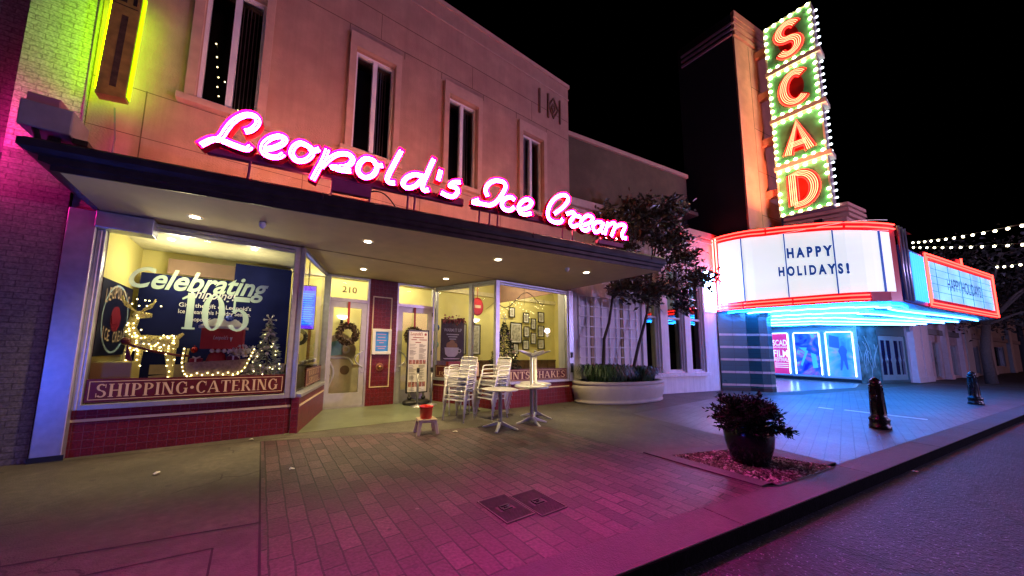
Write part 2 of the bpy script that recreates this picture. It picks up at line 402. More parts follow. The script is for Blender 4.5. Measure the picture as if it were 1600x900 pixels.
def tray(b, path, w, fr, o0, o1, closed=False, ext=.3):
    """open channel: floor at o0 and a thin wall each side up to o1"""
    if not closed:
        d0 = Vector(path[0])-Vector(path[1]); d1 = Vector(path[-1])-Vector(path[-2]); d0.normalize(); d1.normalize()
        path = [tuple(Vector(path[0])+d0*w*ext)]+list(path)+[tuple(Vector(path[-1])+d1*w*ext)]
    L, Rr = offs(path, w/2), offs(path, -w/2); k = len(path)
    for i in range(k-1):
        e = .0003*i
        b.face([fr.pt(*L[i], o0+e), fr.pt(*Rr[i], o0+e), fr.pt(*Rr[i+1], o0+e+.0003), fr.pt(*L[i+1], o0+e+.0003)])
        for S_ in (L, Rr):
            b.face([fr.pt(*S_[i], o0-.03), fr.pt(*S_[i+1], o0-.03), fr.pt(*S_[i+1], o1), fr.pt(*S_[i], o1)])
    if not closed:
        for i in (0, k-1):
            b.face([fr.pt(*L[i], o0-.03), fr.pt(*Rr[i], o0-.03), fr.pt(*Rr[i], o1), fr.pt(*L[i], o1)])

NEON = [('L', [[(1.909, 4.228), (1.959, 4.26), (2.013, 4.331), (2.034, 4.41), (1.997, 4.465), (1.914, 4.464), (1.832, 4.401), (1.762, 4.308), (1.713, 4.199), (1.676, 4.095), (1.637, 4.042), (1.569, 4.009), (1.482, 3.922)], [(1.637, 4.042), (1.708, 4.033), (1.809, 4.009), (1.935, 3.994), (1.982, 4.043)]]), ('e', [[(2.14, 4.051), (2.236, 4.098), (2.331, 4.183), (2.353, 4.257), (2.282, 4.274), (2.186, 4.212), (2.119, 4.11), (2.123, 4.009), (2.195, 3.967), (2.294, 3.985), (2.35, 4.042)]]), ('o', [[(2.626, 4.239), (2.535, 4.25), (2.462, 4.171), (2.446, 4.062), (2.518, 3.99), (2.621, 4.03), (2.687, 4.127), (2.668, 4.208), (2.626, 4.239), (2.693, 4.186), (2.772, 4.23)]]), ('p', [[(2.874, 4.25), (2.833, 4.09), (2.781, 3.947), (2.719, 3.771)], [(2.816, 3.977), (2.91, 4.121), (3.019, 4.223), (3.144, 4.257), (3.212, 4.201), (3.172, 4.1), (3.068, 4.041), (2.945, 4.01), (3.051, 3.997), (3.197, 4.011)]]), ('o', [[(3.49, 4.258), (3.386, 4.253), (3.306, 4.146), (3.302, 4.021), (3.391, 3.963), (3.501, 4.024), (3.552, 4.14), (3.523, 4.225), (3.49, 4.258), (3.556, 4.198), (3.634, 4.211)]]), ('l', [[(3.901, 4.519), (3.8, 4.273), (3.713, 4.035), (3.744, 3.973), (3.824, 3.977)]]), ('d', [[(4.262, 4.194), (4.121, 4.186), (3.997, 4.1), (3.949, 3.994), (4.02, 3.947), (4.145, 4.008), (4.251, 4.145)], [(4.421, 4.521), (4.327, 4.261), (4.255, 4.033), (4.287, 3.969), (4.352, 3.988)]]), ('s', [[(4.889, 4.242), (4.773, 4.209), (4.71, 4.136), (4.81, 4.132), (4.847, 4.066), (4.779, 3.971), (4.667, 3.961), (4.567, 3.989)]]), ('I', [[(5.399, 4.109), (5.359, 4.206), (5.411, 4.329), (5.536, 4.42), (5.695, 4.437), (5.751, 4.364), (5.69, 4.216), (5.576, 4.051), (5.451, 3.959), (5.29, 3.948), (5.127, 3.942), (5.232, 4.007)]]), ('c', [[(5.935, 4.154), (5.862, 4.19), (5.738, 4.132), (5.68, 4.021), (5.73, 3.941), (5.848, 3.947), (5.93, 4.015)]]), ('e', [[(6.055, 3.987), (6.228, 4.074), (6.301, 4.183), (6.195, 4.219), (6.071, 4.129), (6.019, 3.998), (6.11, 3.923), (6.287, 3.968)]]), ('C', [[(6.82, 4.069), (7.034, 4.249), (7.148, 4.406), (7.09, 4.488), (6.926, 4.443), (6.762, 4.295), (6.668, 4.1), (6.677, 3.958), (6.8, 3.899), (6.955, 3.926), (7.008, 3.997)]]), ('r', [[(7.106, 4.117), (7.257, 4.177), (7.302, 4.129), (7.185, 3.967), (7.251, 3.889), (7.393, 3.951)], [(7.302, 4.129), (7.455, 4.12)]]), ('e', [[(7.49, 3.955), (7.682, 4.04), (7.766, 4.158), (7.622, 4.179), (7.461, 4.032), (7.45, 3.904), (7.574, 3.862), (7.687, 3.938)]]), ('a', [[(8.039, 4.11), (7.853, 4.086), (7.759, 3.951), (7.846, 3.876), (7.98, 3.969), (8.06, 4.113), (7.979, 3.936), (8.094, 3.877)]]), ('m', [[(8.179, 4.144), (8.085, 3.876)], [(8.12, 4.019), (8.295, 4.148), (8.38, 4.113), (8.262, 3.862)], [(8.325, 4.027), (8.513, 4.147), (8.669, 4.14), (8.547, 3.907), (8.692, 3.88)]]), ('apostrophe', [[(4.545, 4.362), (4.509, 4.19)]])]

# ================================================================== the ground
K = Fr(0, 1.70, .9905, -.1377)                       # kerb line; off < 0 is the pavement side
def kp(s, inn, z=0): return K.pt(s, z, -inn)
M_asph = mat('asphalt', (.026, .020, .030), .6, var=.95, vs=24, bump=1., bs=42, var2=.7, vs2=2.2, spec=.4, stain=(.008, .007, .009))
def speckle(m, scale, amount, col, rad=9.):
    """scattered round specks or spots (rad in cell units)"""
    n, l = m.node_tree.nodes, m.node_tree.links; b = n['Principled BSDF']; src = b.inputs['Base Color'].links[0].from_socket
    tc = n.new('ShaderNodeTexCoord'); v = n.new('ShaderNodeTexVoronoi'); v.inputs['Scale'].default_value = scale; l.new(tc.outputs['Object'], v.inputs['Vector'])
    sp = n.new('ShaderNodeSeparateColor'); l.new(v.outputs['Color'], sp.inputs[0])
    t = n.new('ShaderNodeMath'); t.operation = 'GREATER_THAN'; t.inputs[1].default_value = 1-amount; l.new(sp.outputs[0], t.inputs[0])
    d = n.new('ShaderNodeMath'); d.operation = 'LESS_THAN'; d.inputs[1].default_value = rad; l.new(v.outputs['Distance'], d.inputs[0])
    k = n.new('ShaderNodeMath'); k.operation = 'MULTIPLY'; l.new(t.outputs[0], k.inputs[0]); l.new(d.outputs[0], k.inputs[1])
    x = n.new('ShaderNodeMix'); x.data_type = 'RGBA'; l.new(k.outputs[0], x.inputs[0]); l.new(src, x.inputs[6]); x.inputs[7].default_value = (*col, 1); l.new(x.outputs[2], b.inputs['Base Color'])
def cracks(m, scale, width, col, keep=.52):
    """thin wandering dark cracks that come and go"""
    n, l = m.node_tree.nodes, m.node_tree.links; b = n['Principled BSDF']; src = b.inputs['Base Color'].links[0].from_socket
    tc = n.new('ShaderNodeTexCoord'); no = n.new('ShaderNodeTexNoise'); no.inputs['Scale'].default_value = 2.5; no.inputs['Detail'].default_value = 6; l.new(tc.outputs['Object'], no.inputs['Vector'])
    sc_ = n.new('ShaderNodeVectorMath'); sc_.operation = 'MULTIPLY_ADD'; sc_.inputs[1].default_value = (.5, .5, .5); l.new(no.outputs[1], sc_.inputs[0]); l.new(tc.outputs['Object'], sc_.inputs[2])
    v = n.new('ShaderNodeTexVoronoi'); v.feature = 'DISTANCE_TO_EDGE'; v.inputs['Scale'].default_value = scale; l.new(sc_.outputs[0], v.inputs['Vector'])
    t = n.new('ShaderNodeMath'); t.operation = 'LESS_THAN'; t.inputs[1].default_value = width; l.new(v.outputs['Distance'], t.inputs[0])
    n2 = n.new('ShaderNodeTexNoise'); n2.inputs['Scale'].default_value = .8; l.new(tc.outputs['Object'], n2.inputs['Vector'])
    g = n.new('ShaderNodeMath'); g.operation = 'GREATER_THAN'; g.inputs[1].default_value = keep; l.new(n2.outputs[0], g.inputs[0])
    k = n.new('ShaderNodeMath'); k.operation = 'MULTIPLY'; l.new(t.outputs[0], k.inputs[0]); l.new(g.outputs[0], k.inputs[1])
    x = n.new('ShaderNodeMix'); x.data_type = 'RGBA'; l.new(k.outputs[0], x.inputs[0]); l.new(src, x.inputs[6]); x.inputs[7].default_value = (*col, 1); l.new(x.outputs[2], b.inputs['Base Color'])
speckle(M_asph, 70, .10, (.20, .17, .24), .36); speckle(M_asph, 38, .03, (.22, .19, .26), .3); speckle(M_asph, 30, .10, (.008, .007, .009)); speckle(M_asph, 1.1, .14, (.010, .009, .011), .55); cracks(M_asph, .55, .012, (.004, .004, .004), .46)
M_conc = mat('pavement_concrete', (.105, .095, .075), .68, var=.35, vs=14, bump=.5, bs=80, var2=.6, vs2=1.3)
speckle(M_conc, 7, .05, (.05, .045, .04), .2); cracks(M_conc, .35, .003, (.03, .027, .022), .52)
M_conc2 = mat('kerb_concrete', (.10, .085, .085), .75, var=.25, vs=20, bump=.5, bs=70, var2=.35, vs2=1.2)
M_kerbface = mat('shaded_kerb_face', (.005, .0045, .005), .95, var=.4, vs=14, bump=.5, bs=40, spec=.02)  # shade on the kerb face, put in as a near-black base colour
M_joint = mat('pavement_joint', (.03, .026, .025), .9, var=.3)
M_pave = brick('paving_brick', (.105, .050, .064), (.026, .013, .019), (.007, .005, .007), .31, .152, .0075, .55, 'Object', R(90), .5, 1., spec=.45, dirt=.7, dirtcol=(.05, .035, .035), gloss_var=.14)
speckle(M_pave, 8, .05, (.03, .02, .024), .2); speckle(M_pave, 6, .02, (.13, .10, .10), .13)
M_pave2 = brick('paving_brick_side', (.080, .070, .075), (.062, .054, .058), (.040, .036, .040), .31, .152, .005, .5, 'Object', R(-7.9), .5, .6, spec=.5, dirt=.4, dirtcol=(.06, .05, .055), gloss_var=.16)
g = MB(); g.bw(-400, 600, -400, 400, -.6, -.3); struct('ground', g, mat('bare_ground', (.03, .03, .03), .9))
b = MB()
P4 = lambda s0, s1, i0, i1: [tuple(kp(s, i))[:2] for s, i in ((s0, i0), (s1, i0), (s1, i1), (s0, i1))]
b.prism(P4(-60, 220, -14, .02), -.28, -.13); struct('road', b, M_asph)
b = MB(); b.prism(P4(-60, 220, .34, 30), -.2, 0); struct('pavement', b, M_conc)
b = MB()
s = -20.3
while s < 90:
    b.prism(P4(s, s+2.985, .012, .345), -.2, .004); s += 3.0
struct('kerb', b, M_conc2)
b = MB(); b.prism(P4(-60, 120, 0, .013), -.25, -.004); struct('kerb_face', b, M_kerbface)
def sheet(name, pts, z, m):
    b = MB(); b.face([(x, y, z) for x, y in pts]); return struct(name, b, m)
sheet('brick_paving', [(.11, 2.035), (4.79, 1.385), (4.79, 4.93), (.11, 6.15)], .004, M_pave)
sheet('brick_paving', [(6.78, 1.11), (32, -2.40), (32, 1.2), (22, 2.6), (16.9, 3.5), (13.5, 4.75), (7.62, 4.55)], .004, M_pave2)
sheet('entry_floor', [(.42, 6.42), (4.98, 6.42), (4.18, 8.6), (1.2, 8.6)], .005, mat('green_terrazzo', (.17, .20, .13), .35, var=.25, vs=12, var2=.4, vs2=1.6, bump=.08))
sheet('theatre_floor', [(17.0, 4.2), (23.2, 3.0), (27.0, 3.3), (29, 2.8), (31.2, 2.0), (27.2, 7.3), (17, 7)], .006, mat('lobby_terrazzo', (.32, .31, .29), .22, var=.12, vs=20, bump=.03))
b = MB()
def joint(p, q, w=.012, z=.003):
    d = Vector((q[0]-p[0], q[1]-p[1])); d.normalize(); n = Vector((-d.y, d.x))*w/2
    b.face([(p[0]-n.x, p[1]-n.y, z), (q[0]-n.x, q[1]-n.y, z), (q[0]+n.x, q[1]+n.y, z), (p[0]+n.x, p[1]+n.y, z)])
joint((-6, 4.40), (.09, 3.41), .016); joint((-3, 3.46), (-.19, 3.17), .014); joint((-.19, 3.17), (-.17, 2.2), .014)
joint((-2.2, 6.35), (.5, 6.22), .012); joint((.1, 6.15), (.1, 2.05), .016); joint((-2.6, 6.5), (-2.6, 2.4), .012)
joint((4.8, 4.93), (.11, 6.16), .014); joint((4.80, 4.95), (4.80, 1.4), .016); joint((4.8, 2.76), (6.3, 2.30), .014); joint((5.0, 6.42), (4.8, 4.95), .012)
joint((6.3, 2.3), (7.6, 4.56), .012); joint((7.6, 4.56), (13.5, 4.76), .012); joint((7.0, 6.2), (7.62, 4.56), .01); joint((11.4, 6.0), (11.2, 4.7), .01)
struct('pavement_joints', b, M_joint)
b = MB()
for p, q in (((13.38, 2.46), (13.33, 2.16)), ((13.46, 1.98), (13.37, .66))): 
    b.face([(p[0]-.09, p[1], .0085), (q[0]-.09, q[1], .0085), (q[0]+.09, q[1], .0085), (p[0]+.09, p[1], .0085)])
struct('pavement_band', b, mat('pale_paving_band', (.55, .55, .53), .5, var=.2, vs=10))
# planting bed edging and gravel
BED = [(5.05, 1.30), (6.50, 1.10), (6.23, 2.13), (5.09, 2.47)]
b = MB(); cx_, cy_ = 5.72, 1.75
outer = [(4.84, 1.40), (6.80, 1.13), (6.46, 2.28), (4.86, 2.76)]
for i in range(4):
    j = (i+1) % 4; b.prism([outer[i], outer[j], BED[j], BED[i]], -.05, .018)
struct('bed_edging', b, M_conc2)
sheet('bed_soil', BED, .0065, mat('dark_soil', (.03, .02, .016), .9, var=.5, vs=30))

# ================================================================== ice cream shop
SH = Fr(0, 6.5)
M_stuc = mat('salmon_stucco', (.50, .31, .23), .85, var=.12, vs=3, bump=.45, bs=38, var2=.3, vs2=1.1, stain=(.36, .20, .16), streak=.16)
M_stucl = mat('smooth_stucco_trim', (.52, .33, .26), .8, var=.1, vs=5, bump=.25, bs=50)
M_groove = mat('stucco_groove', (.16, .085, .06), .9)
M_alu = mat('brushed_aluminium', (.50, .51, .54), .38, .75, var=.1, vs=12, bump=.05)
M_upfr = mat('pale_window_frame', (.74, .72, .76), .4, var=.05)
M_aluw = mat('pale_anodised_frame', (.46, .46, .49), .42, .35, var=.08, vs=8)
M_tile = brick('maroon_tile', (.16, .012, .022), (.115, .010, .018), (.15, .04, .07), .105, .105, .0045, .36, 'UV', 0, 0., .5, dirt=.3, dirtcol=(.05, .006, .01), spec=.3)
M_cream = mat('cream_trim', (.62, .48, .30), .5, var=.06)
M_signred = mat('maroon_sign_board', (.085, .008, .012), .35, var=.15, vs=4)
M_gold = mat('gold_lettering', (.60, .43, .25), .4, var=.08)
M_soff = mat('beige_soffit', (.78, .62, .42), .75, var=.08, vs=4, bump=.1, bs=60, var2=.15, vs2=.6)
M_fasc = mat('dark_metal_fascia', (.045, .038, .042), .32, .35, var=.25, vs=5, bump=.06)
M_glass = glass('shop_glass', (.97, .98, .97), 1.0)
M_dglass = mat('dark_window_glass', (.006, .006, .01), .04, var=.1, spec=.8)
M_wall_y = mat('yellow_painted_wall', (.72, .65, .25), .7, var=.05, vs=2)
M_floorwood = mat('brown_shop_floor', (.16, .09, .05), .4, var=.2, vs=8)
M_white = mat('white_paint', (.78, .77, .74), .5, var=.05)
M_wood = mat('dark_wood', (.10, .045, .022), .4, var=.3, vs=9)
M_black = mat('black_metal', (.012, .012, .013), .4, var=.2)

shop = thing('ice_cream_shop', 'two storey salmon stucco ice cream shop with lit windows and long dark canopy', 'shop', (2.8, 6.5, 0))
WINS = [(-1.19, -.37, 5.47, 7.72), (1.21, 2.05, 5.52, 7.72), (3.41, 4.26, 5.52, 7.72), (5.80, 6.62, 5.50, 7.72)]
b = MB(); wall_holes(b, SH, -2.3, 7.82, 3.32, 10.05, WINS, .32)
for x in (-2.3, 7.82):                                                # flank walls and the roof slab
    b.bw(min(x, x*.995), max(x, x*.995), 6.82, 16, 3.32, 10.05)
b.bw(-2.28, 7.8, 6.83, 16, 9.5, 9.7); b.bw(-2.3, 7.8, 15.9, 16, 0, 10)
obj('wall', b, M_stuc, shop)
b = MB(); b.box(-2.3, 7.86, 10.05, 10.16, -.36, .045, SH); b.box(-2.3, 7.84, 9.62, 9.66, 0, .02, SH); obj('parapet_coping', b, M_stucl, shop, .008)
b = MB()
for (a, c, d, e) in WINS:
    for (p, q, r_, t) in ((a-.13, a-.003, d-.06, e+.3), (c+.003, c+.13, d-.06, e+.3), (a-.003, c+.003, e+.003, e+.3)): b.box(p, q, r_, t, 0, .085, SH)
obj('window_surrounds', b, M_stucl, shop)
for (a, c, d, e) in WINS:
    b = MB(); b.box(a-.22, c+.22, d-.17, d-.063, .002, .13, SH); obj('window_sill', b, M_stucl, shop, .01)
b = MB()
for z in (8.22, 8.85): b.box(-2.3, 7.8, z, z+.016, -.01, .003, SH)
for x in (-.3, 1.05, 2.25, 3.2, 4.45, 5.6, 6.8): b.box(x, x+.014, 8.05, 8.22, -.01, .003, SH)
for x in (-1.75, .4, 2.75, 5.05): b.box(x, x+.014, 3.7, 5.3, -.01, .003, SH)
for x in (1.7, 4.1, 6.2): b.box(x, x+.012, 8.236, 8.85, -.01, .003, SH)
b.box(-2.3, 7.8, 5.28, 5.292, -.01, .003, SH); b.box(-2.3, 7.8, 4.55, 4.56, -.01, .003, SH)
obj('wall_joints', b, M_groove, shop)
b = MB()
for x in (6.49, 6.86, 7.38): b.box(x, x+.05, 8.62, 9.42, 0, .045, SH)
for r_, w in ((.36, .045), (.17, .045)):
    c = (7.12, 9.03)
    for sx, sz in ((1, 1), (1, -1), (-1, 1), (-1, -1)):
        o = [(c[0]+sx*r_*.62, c[1]), (c[0], c[1]+sz*r_), (c[0], c[1]+sz*(r_-w*1.4)), (c[0]+sx*(r_*.62-w), c[1])]
        b.shape(o if sx*sz > 0 else o[::-1], 0, .04, SH)
obj('diamond_relief', b, M_groove, shop)
for (a, c, d, e) in WINS:
    b = MB(); b.frame(a+.002, c-.002, d+.002, e-.002, .05, -.16, -.06, SH); mx_ = (a+c)/2
    b.box(mx_-.045, mx_+.045, d+.05, e-.05, -.16, -.05, SH); w = obj('window', b, M_upfr, shop, .006)
    b = MB(); b.quad(a+.05, mx_-.045, d+.05, e-.05, -.12, SH); b.quad(mx_+.045, c-.05, d+.05, e-.05, -.12, SH); obj('pane', b, glass('upper_glass', (.75, .75, .78), 1.3), w)
    b = MB()
    if a > 5:
        for k in range(46): b.box(a+.06, mx_-.05, d+.06+k*.047, d+.095+k*.047, -.2, -.185, SH)
    else:
        for k in range(5):
            x = mx_+.06+k*.055; b.box(x, x+.012, d+.06, e-.06, -.25-.02*(k % 2), -.23-.02*(k % 2), SH)
    obj('blind', b, mat('grey_blind', (.42, .38, .40), .8), w)
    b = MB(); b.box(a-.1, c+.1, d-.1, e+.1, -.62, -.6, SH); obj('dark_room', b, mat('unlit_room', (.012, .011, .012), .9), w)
# ---- canopy
CN = Fr(-2.25, 5.12, .987, -.1606); CL = 9.83
cfront = lambda x: 5.12 - .1627*(x+2.25)
PROF = [(1., 3.30), (.78, 3.30), (.78, 3.36), (.5, 3.38), (.5, 3.435), (.22, 3.45), (0, 3.50), (0, 3.575), (.2, 3.60)]
def ringpt(k):
    xl, xr, d = -2.25+.30*k, 7.46-.06*k, .10*k
    return [(xl-.05, 6.498), (xl, cfront(xl)+d), (xr, cfront(xr)+d), (xr+.16, 6.498)]
b = MB()
for (k0, z0), (k1, z1) in zip(PROF, PROF[1:]):
    a, c = ringpt(k0), ringpt(k1)
    for i in range(3): b.face([(*a[i], z0), (*a[i+1], z0), (*c[i+1], z1), (*c[i], z1)])
b.face([(*p, 3.60) for p in ringpt(.2)]); 
cano = obj('canopy', b, M_fasc, shop)
b = MB(); b.face([(*p, 3.302) for p in reversed(ringpt(1.))])
for x, y0, y1 in ((.47, 4.8, 6.45),): b.bw(x, x+.006, y0, y1, 3.2995, 3.302)
obj('soffit', b, M_soff, cano)
b = MB(); b.face([(.35, 6.5, 3.29), (5.05, 6.5, 3.29), (4.25, 8.62, 3.29), (1.15, 8.62, 3.29)][::-1]); obj('entry_ceiling', b, M_soff, shop)
b = MB()
for x in (.55, 3.95, 7.0): b.tube([CN.pt((x+2.25)/.987, 3.50, .004), CN.pt((x+2.25)/.987, 3.59, .004)], .012, 6)
obj('fascia_joint_cover', b, M_fasc, cano)
for x, y in [(-.93, 5.87), (1.4, 5.49), (1.85, 7.51), (3.88, 5.05), (3.88, 7.25), (6.18, 4.69)]:
    zc = 3.30 if y < 6.5 else 3.288
    b = MB(); b.lathe([(.095, -.006), (.09, -.012), (.065, -.012), (.06, -.004)], (x, y, zc), 20, cap=False); d = obj('downlight', b, M_white, shop)
    b = MB(); b.lathe([(.001, -.003), (.06, -.003)], (x, y, zc), 16, cap=False); obj('lens', b, emit('downlight_lens', (1, .86, .62), 30), d)
    lamp('downlight_lamp', 'SPOT', (x, y, zc-.03), 230 if y < 6.5 else 125, (1, .72, .32), d, .05, 100 if y < 6.5 else 128, (x, y+(1.1 if y < 6.5 else .1), 0))
for x, y in ((-.12, 5.56), (5.51, 4.68)):
    b = MB(); b.lathe([(.045, 0), (.05, -.02), (.04, -.06), (.02, -.085), (.001, -.09)], (x, y, 3.3), 14); obj('ceiling_detector', b, M_white, shop)
# ---- storefront
b = MB(); b.box(-2.29, -2.02, .0, 3.29, -.1, .10, SH); b.box(-2.02, -1.97, .6, 3.06, -.05, .04, SH)
b.box(-2.02, -1.44, 3.06, 3.29, -.1, .17, SH); obj('corner_column', b, M_alu, shop, .01)
b = MB(); b.box(-2.3, -2.0, 0, .07, .1, .106, SH); obj('column_base', b, M_black, shop)
def bulkhead(fr, s0, s1, ztop=.6):
    b = MB(); b.box(s0, s1, 0, ztop, -.12, 0, fr); p = obj('tile_bulkhead', b, M_tile, shop)
    b = MB(); b.box(s0, s1, .445, .48, .0, .008, fr); obj('cream_stripe', b, M_cream, p)
def display(fr, s0, s1, z0, z1, txt, lines, board, left=.05, right=.05):
    """glazed bay: aluminium frame, pane and a maroon lettered board along the bottom"""
    b = MB(); b.box(s0, s0+left, z0, z1, -.07, .03, fr); b.box(s1-right, s1, z0, z1, -.07, .03, fr)
    b.box(s0+left, s1-right, z1-.05, z1, -.07, .035, fr); b.box(s0+left, s1-right, z1-.11, z1-.06, -.06, .015, fr); b.box(s0+left, s1-right, z0, z0+.07, -.07, .045, fr)
    w = obj('display_window', b, M_alu, shop, .006)
    b = MB(); b.quad(s0+left, s1-right, z0+.07, z1-.11, -.02, fr); obj('pane', b, M_glass, w)
    if board:
        zb, zt = board; b = MB(); b.box(s0+left+.01, s1-right-.01, zb, zt, -.018, -.004, fr); sg = obj('sign_board', b, M_signred, shop)
        b = MB(); a, c = s0+left+.01, s1-right-.01
        b.frame(a+.03, c-.03, zb+.03, zt-.03, .009, -.004, -.0025, fr)
        n = len(lines)
        for i, (t, u0, u1) in enumerate(lines):
            h = (zt-zb-.12)/n*(.82 if n > 1 else .93); zz = zt-.06-(i+1)*(zt-zb-.12)/n + (.01 if n > 1 else .004)
            put_serif(b, t, fr, a+(c-a)*u0, a+(c-a)*u1, zz, h, -.0035)
        obj('lettering', b, M_gold, sg)
bulkhead(SH, -2.02, .50)
display(SH, -1.97, .50, .60, 3.27, 1, [('SHIPPING*CATERING', .04, .96)], (.69, 1.0), .03, .11)
RL = Fr(.50, 6.44, .72, 2.06); LRL = math.hypot(.72, 2.06)
RLv = Fr(1.22, 8.5, -.72, -2.06)                                      # same return seen from inside the recess: text reads from its far end
RLo = Fr(.50, 6.44, .72, 2.06)
b = MB(); b.box(.02, LRL, 0, .6, -.0, .12, Fr(.50, 6.44, .72, 2.06)); obj('tile_bulkhead', b, M_tile, shop)
RI = Fr(.50, 6.44, .72, 2.06)                                         # out side = +X (towards the recess)
b = MB(); b.box(.0, .05, .6, 3.27, -.02, .05, RI); b.box(LRL-.06, LRL, .0, 3.27, -.02, .125, RI); b.box(.05, LRL-.06, 3.21, 3.27, -.02, .05, RI); b.box(.05, LRL-.06, .6, .66, -.02, .14, RI)
w = obj('display_window', b, M_alu, shop, .006)
b = MB(); b.quad(.05, LRL-.06, .66, 3.21, .02, RI); obj('pane', b, M_glass, w)
b = MB(); b.box(.04, LRL-.07, .445, .48, .12, .128, RI); obj('cream_stripe', b, M_cream, shop)
b = MB(); b.box(.75, LRL-.10, .70, 1.05, .022, .034, RI); sg = obj('sign_board', b, M_signred, shop)
b = MB(); b.frame(.78, LRL-.13, .73, 1.02, .009, .034, .036, RI); put_serif(b, 'BANANA', RI, .95, LRL-.3, .895, .10, .035); put_serif(b, 'SPLITS', RI, 1.0, LRL-.34, .755, .10, .035); obj('lettering', b, M_gold, sg)
# door wall
DW = Fr(0, 8.5)
def door(s0, s1, hinge_left, hand):
    b = MB(); b.box(s0, s0+.05, 0, 3.27, -.06, .05, DW); b.box(s1-.05, s1, 0, 3.27, -.06, .05, DW); b.box(s0+.05, s1-.05, 2.62, 2.70, -.06, .05, DW); b.box(s0+.05, s1-.05, 3.22, 3.27, -.06, .05, DW); b.box(s0+.05, s1-.05, 0, .025, -.06, .06, DW)
    fr_ = obj('door_frame', b, M_alu, shop, .005)
    b = MB(); b.quad(s0+.05, s1-.05, 2.70, 3.22, 0, DW); obj('transom_pane', b, M_glass, fr_)
    b = MB(); a, c = s0+.055, s1-.055
    b.box(a, a+.13, .03, 2.615, -.02, .035, DW); b.box(c-.13, c, .03, 2.615, -.02, .035, DW); b.box(a+.13, c-.13, 2.47, 2.615, -.02, .035, DW); b.box(a+.13, c-.13, .03, .36, -.02, .035, DW)
    d = obj('door', b, M_aluw, shop, .006)
    b = MB(); b.quad(a+.13, c-.13, .36, 2.47, .005, DW); obj('glass', b, M_glass, d)
    h = c-.06 if hinge_left else a+.06; k = -1 if hinge_left else 1
    b = MB(); b.tube([DW.pt(h, .98, .035), DW.pt(h, .98, .09)]+[DW.pt(h+k*.19*math.sin(math.pi*i/10), .98+.42*i/10, .09) for i in range(11)]+[DW.pt(h, 1.40, .035)], .014, 8)
    b.lathe([(.02, 0), (.02, .02)], tuple(DW.pt(h+.0, .86, .05)), 10); obj('handle', b, M_alu, d)
    b = MB()
    for z in (.25, 1.3, 2.4): b.box((a-.012) if hinge_left else (c-.01), (a+.01) if hinge_left else (c+.012), z, z+.12, .035, .055, DW)
    obj('hinge', b, M_black, d)
    return d
door(1.24, 2.29, True, 1); door(3.03, 4.16, False, -1)
b = MB(); put_text(b, '210', DW, 1.78, 2.86, .22, .004, .36, .015); obj('house_number', b, mat('dark_gold_number', (.30, .20, .10), .4), shop)
b = MB(); b.box(2.29, 3.03, 0, 3.28, -.05, .06, DW); obj('tiled_pier', b, M_tile, shop)
b = MB(); b.frame(2.37, 2.89, .46, 2.83, .028, .06, .068, DW); obj('pier_trim', b, M_cream, shop)
# right return and window
RR = Fr(4.20, 8.45, .78, -1.97); LRR = math.hypot(.78, 1.97)
b = MB(); b.box(0, LRR-.05, 0, .6, -.12, 0, RR); obj('tile_bulkhead', b, M_tile, shop)
b = MB(); b.box(0, LRR-.05, .445, .48, 0, .008, RR); obj('cream_stripe', b, M_cream, shop)
display(RR, 0, 1.28, .60, 3.27, 1, [('SODA', .34, .66), ('FOUNTAIN', .12, .88)], (.68, 1.02))
display(RR, 1.28, LRR, .60, 3.27, 1, [], (.68, .98))
bulkhead(SH, 4.96, 7.66)
display(SH, 4.92, 7.63, .60, 3.27, 1, [('*PINTS*SHAKES', .02, .97)], (.66, .98), .12, .05)
b = MB(); b.box(7.63, 7.83, .6, 3.29, -.1, .06, SH); obj('jamb', b, M_alu, shop, .008)
b = MB(); b.box(7.66, 7.83, 0, .6, -.12, .03, SH); obj('tile_jamb', b, M_tile, shop)
b = MB(); b.box(7.69, 7.76, 1.28, 1.44, .06, .09, SH); b.box(7.67, 7.78, .85, 1.12, .06, .075, SH); obj('switch_box', b, M_black, shop)
# ---- inside
b = MB()
b.bw(-2.06, 11.2, 10.3, 10.4, 0, 4.1); b.bw(-2.08, -2.0, 6.62, 10.3, 0, 4.1); b.bw(11.2, 11.3, 6.9, 10.3, 0, 4.1)
b.bw(-2.0, .44, 8.35, 8.42, 0, 3.3)
obj('interior_wall', b, M_wall_y, shop)
b = MB(); b.bw(-2.0, 11.2, 6.95, 10.3, 4.1, 4.2); b.bw(-2.0, .5, 6.6, 8.4, 3.26, 3.28); obj('interior_ceiling', b, mat('cream_ceiling', (.72, .68, .48), .8), shop)
b = MB(); b.bw(1.3, 11.2, 8.62, 10.3, .0, .012); b.bw(5.0, 11.2, 6.66, 8.62, 0, .012); b.bw(-2.0, .5, 6.6, 8.35, .0, .66); obj('interior_floor', b, M_floorwood, shop)
b = MB(); b.bw(4.6, 11.2, 10.255, 10.3, .012, 1.0); b.bw(4.6, 11.2, 10.23, 10.3, 1.0, 1.06)
for k in range(14): b.bw(4.7+k*.46, 5.02+k*.46, 10.24, 10.256, .15, .88)
obj('wainscot', b, M_wood, shop)
b = MB(); b.bw(1.3, 4.6, 10.255, 10.3, .012, .95); b.bw(1.3, 4.6, 10.22, 10.3, .95, 1.0)
for k in range(7): b.bw(1.36+k*.46, 1.72+k*.46, 10.235, 10.256, .15, .84)
b.bw(-2, 11.2, 10.2, 10.3, 3.55, 3.7); obj('cream_panelling', b, mat('cream_panel_paint', (.75, .68, .42), .5), shop)
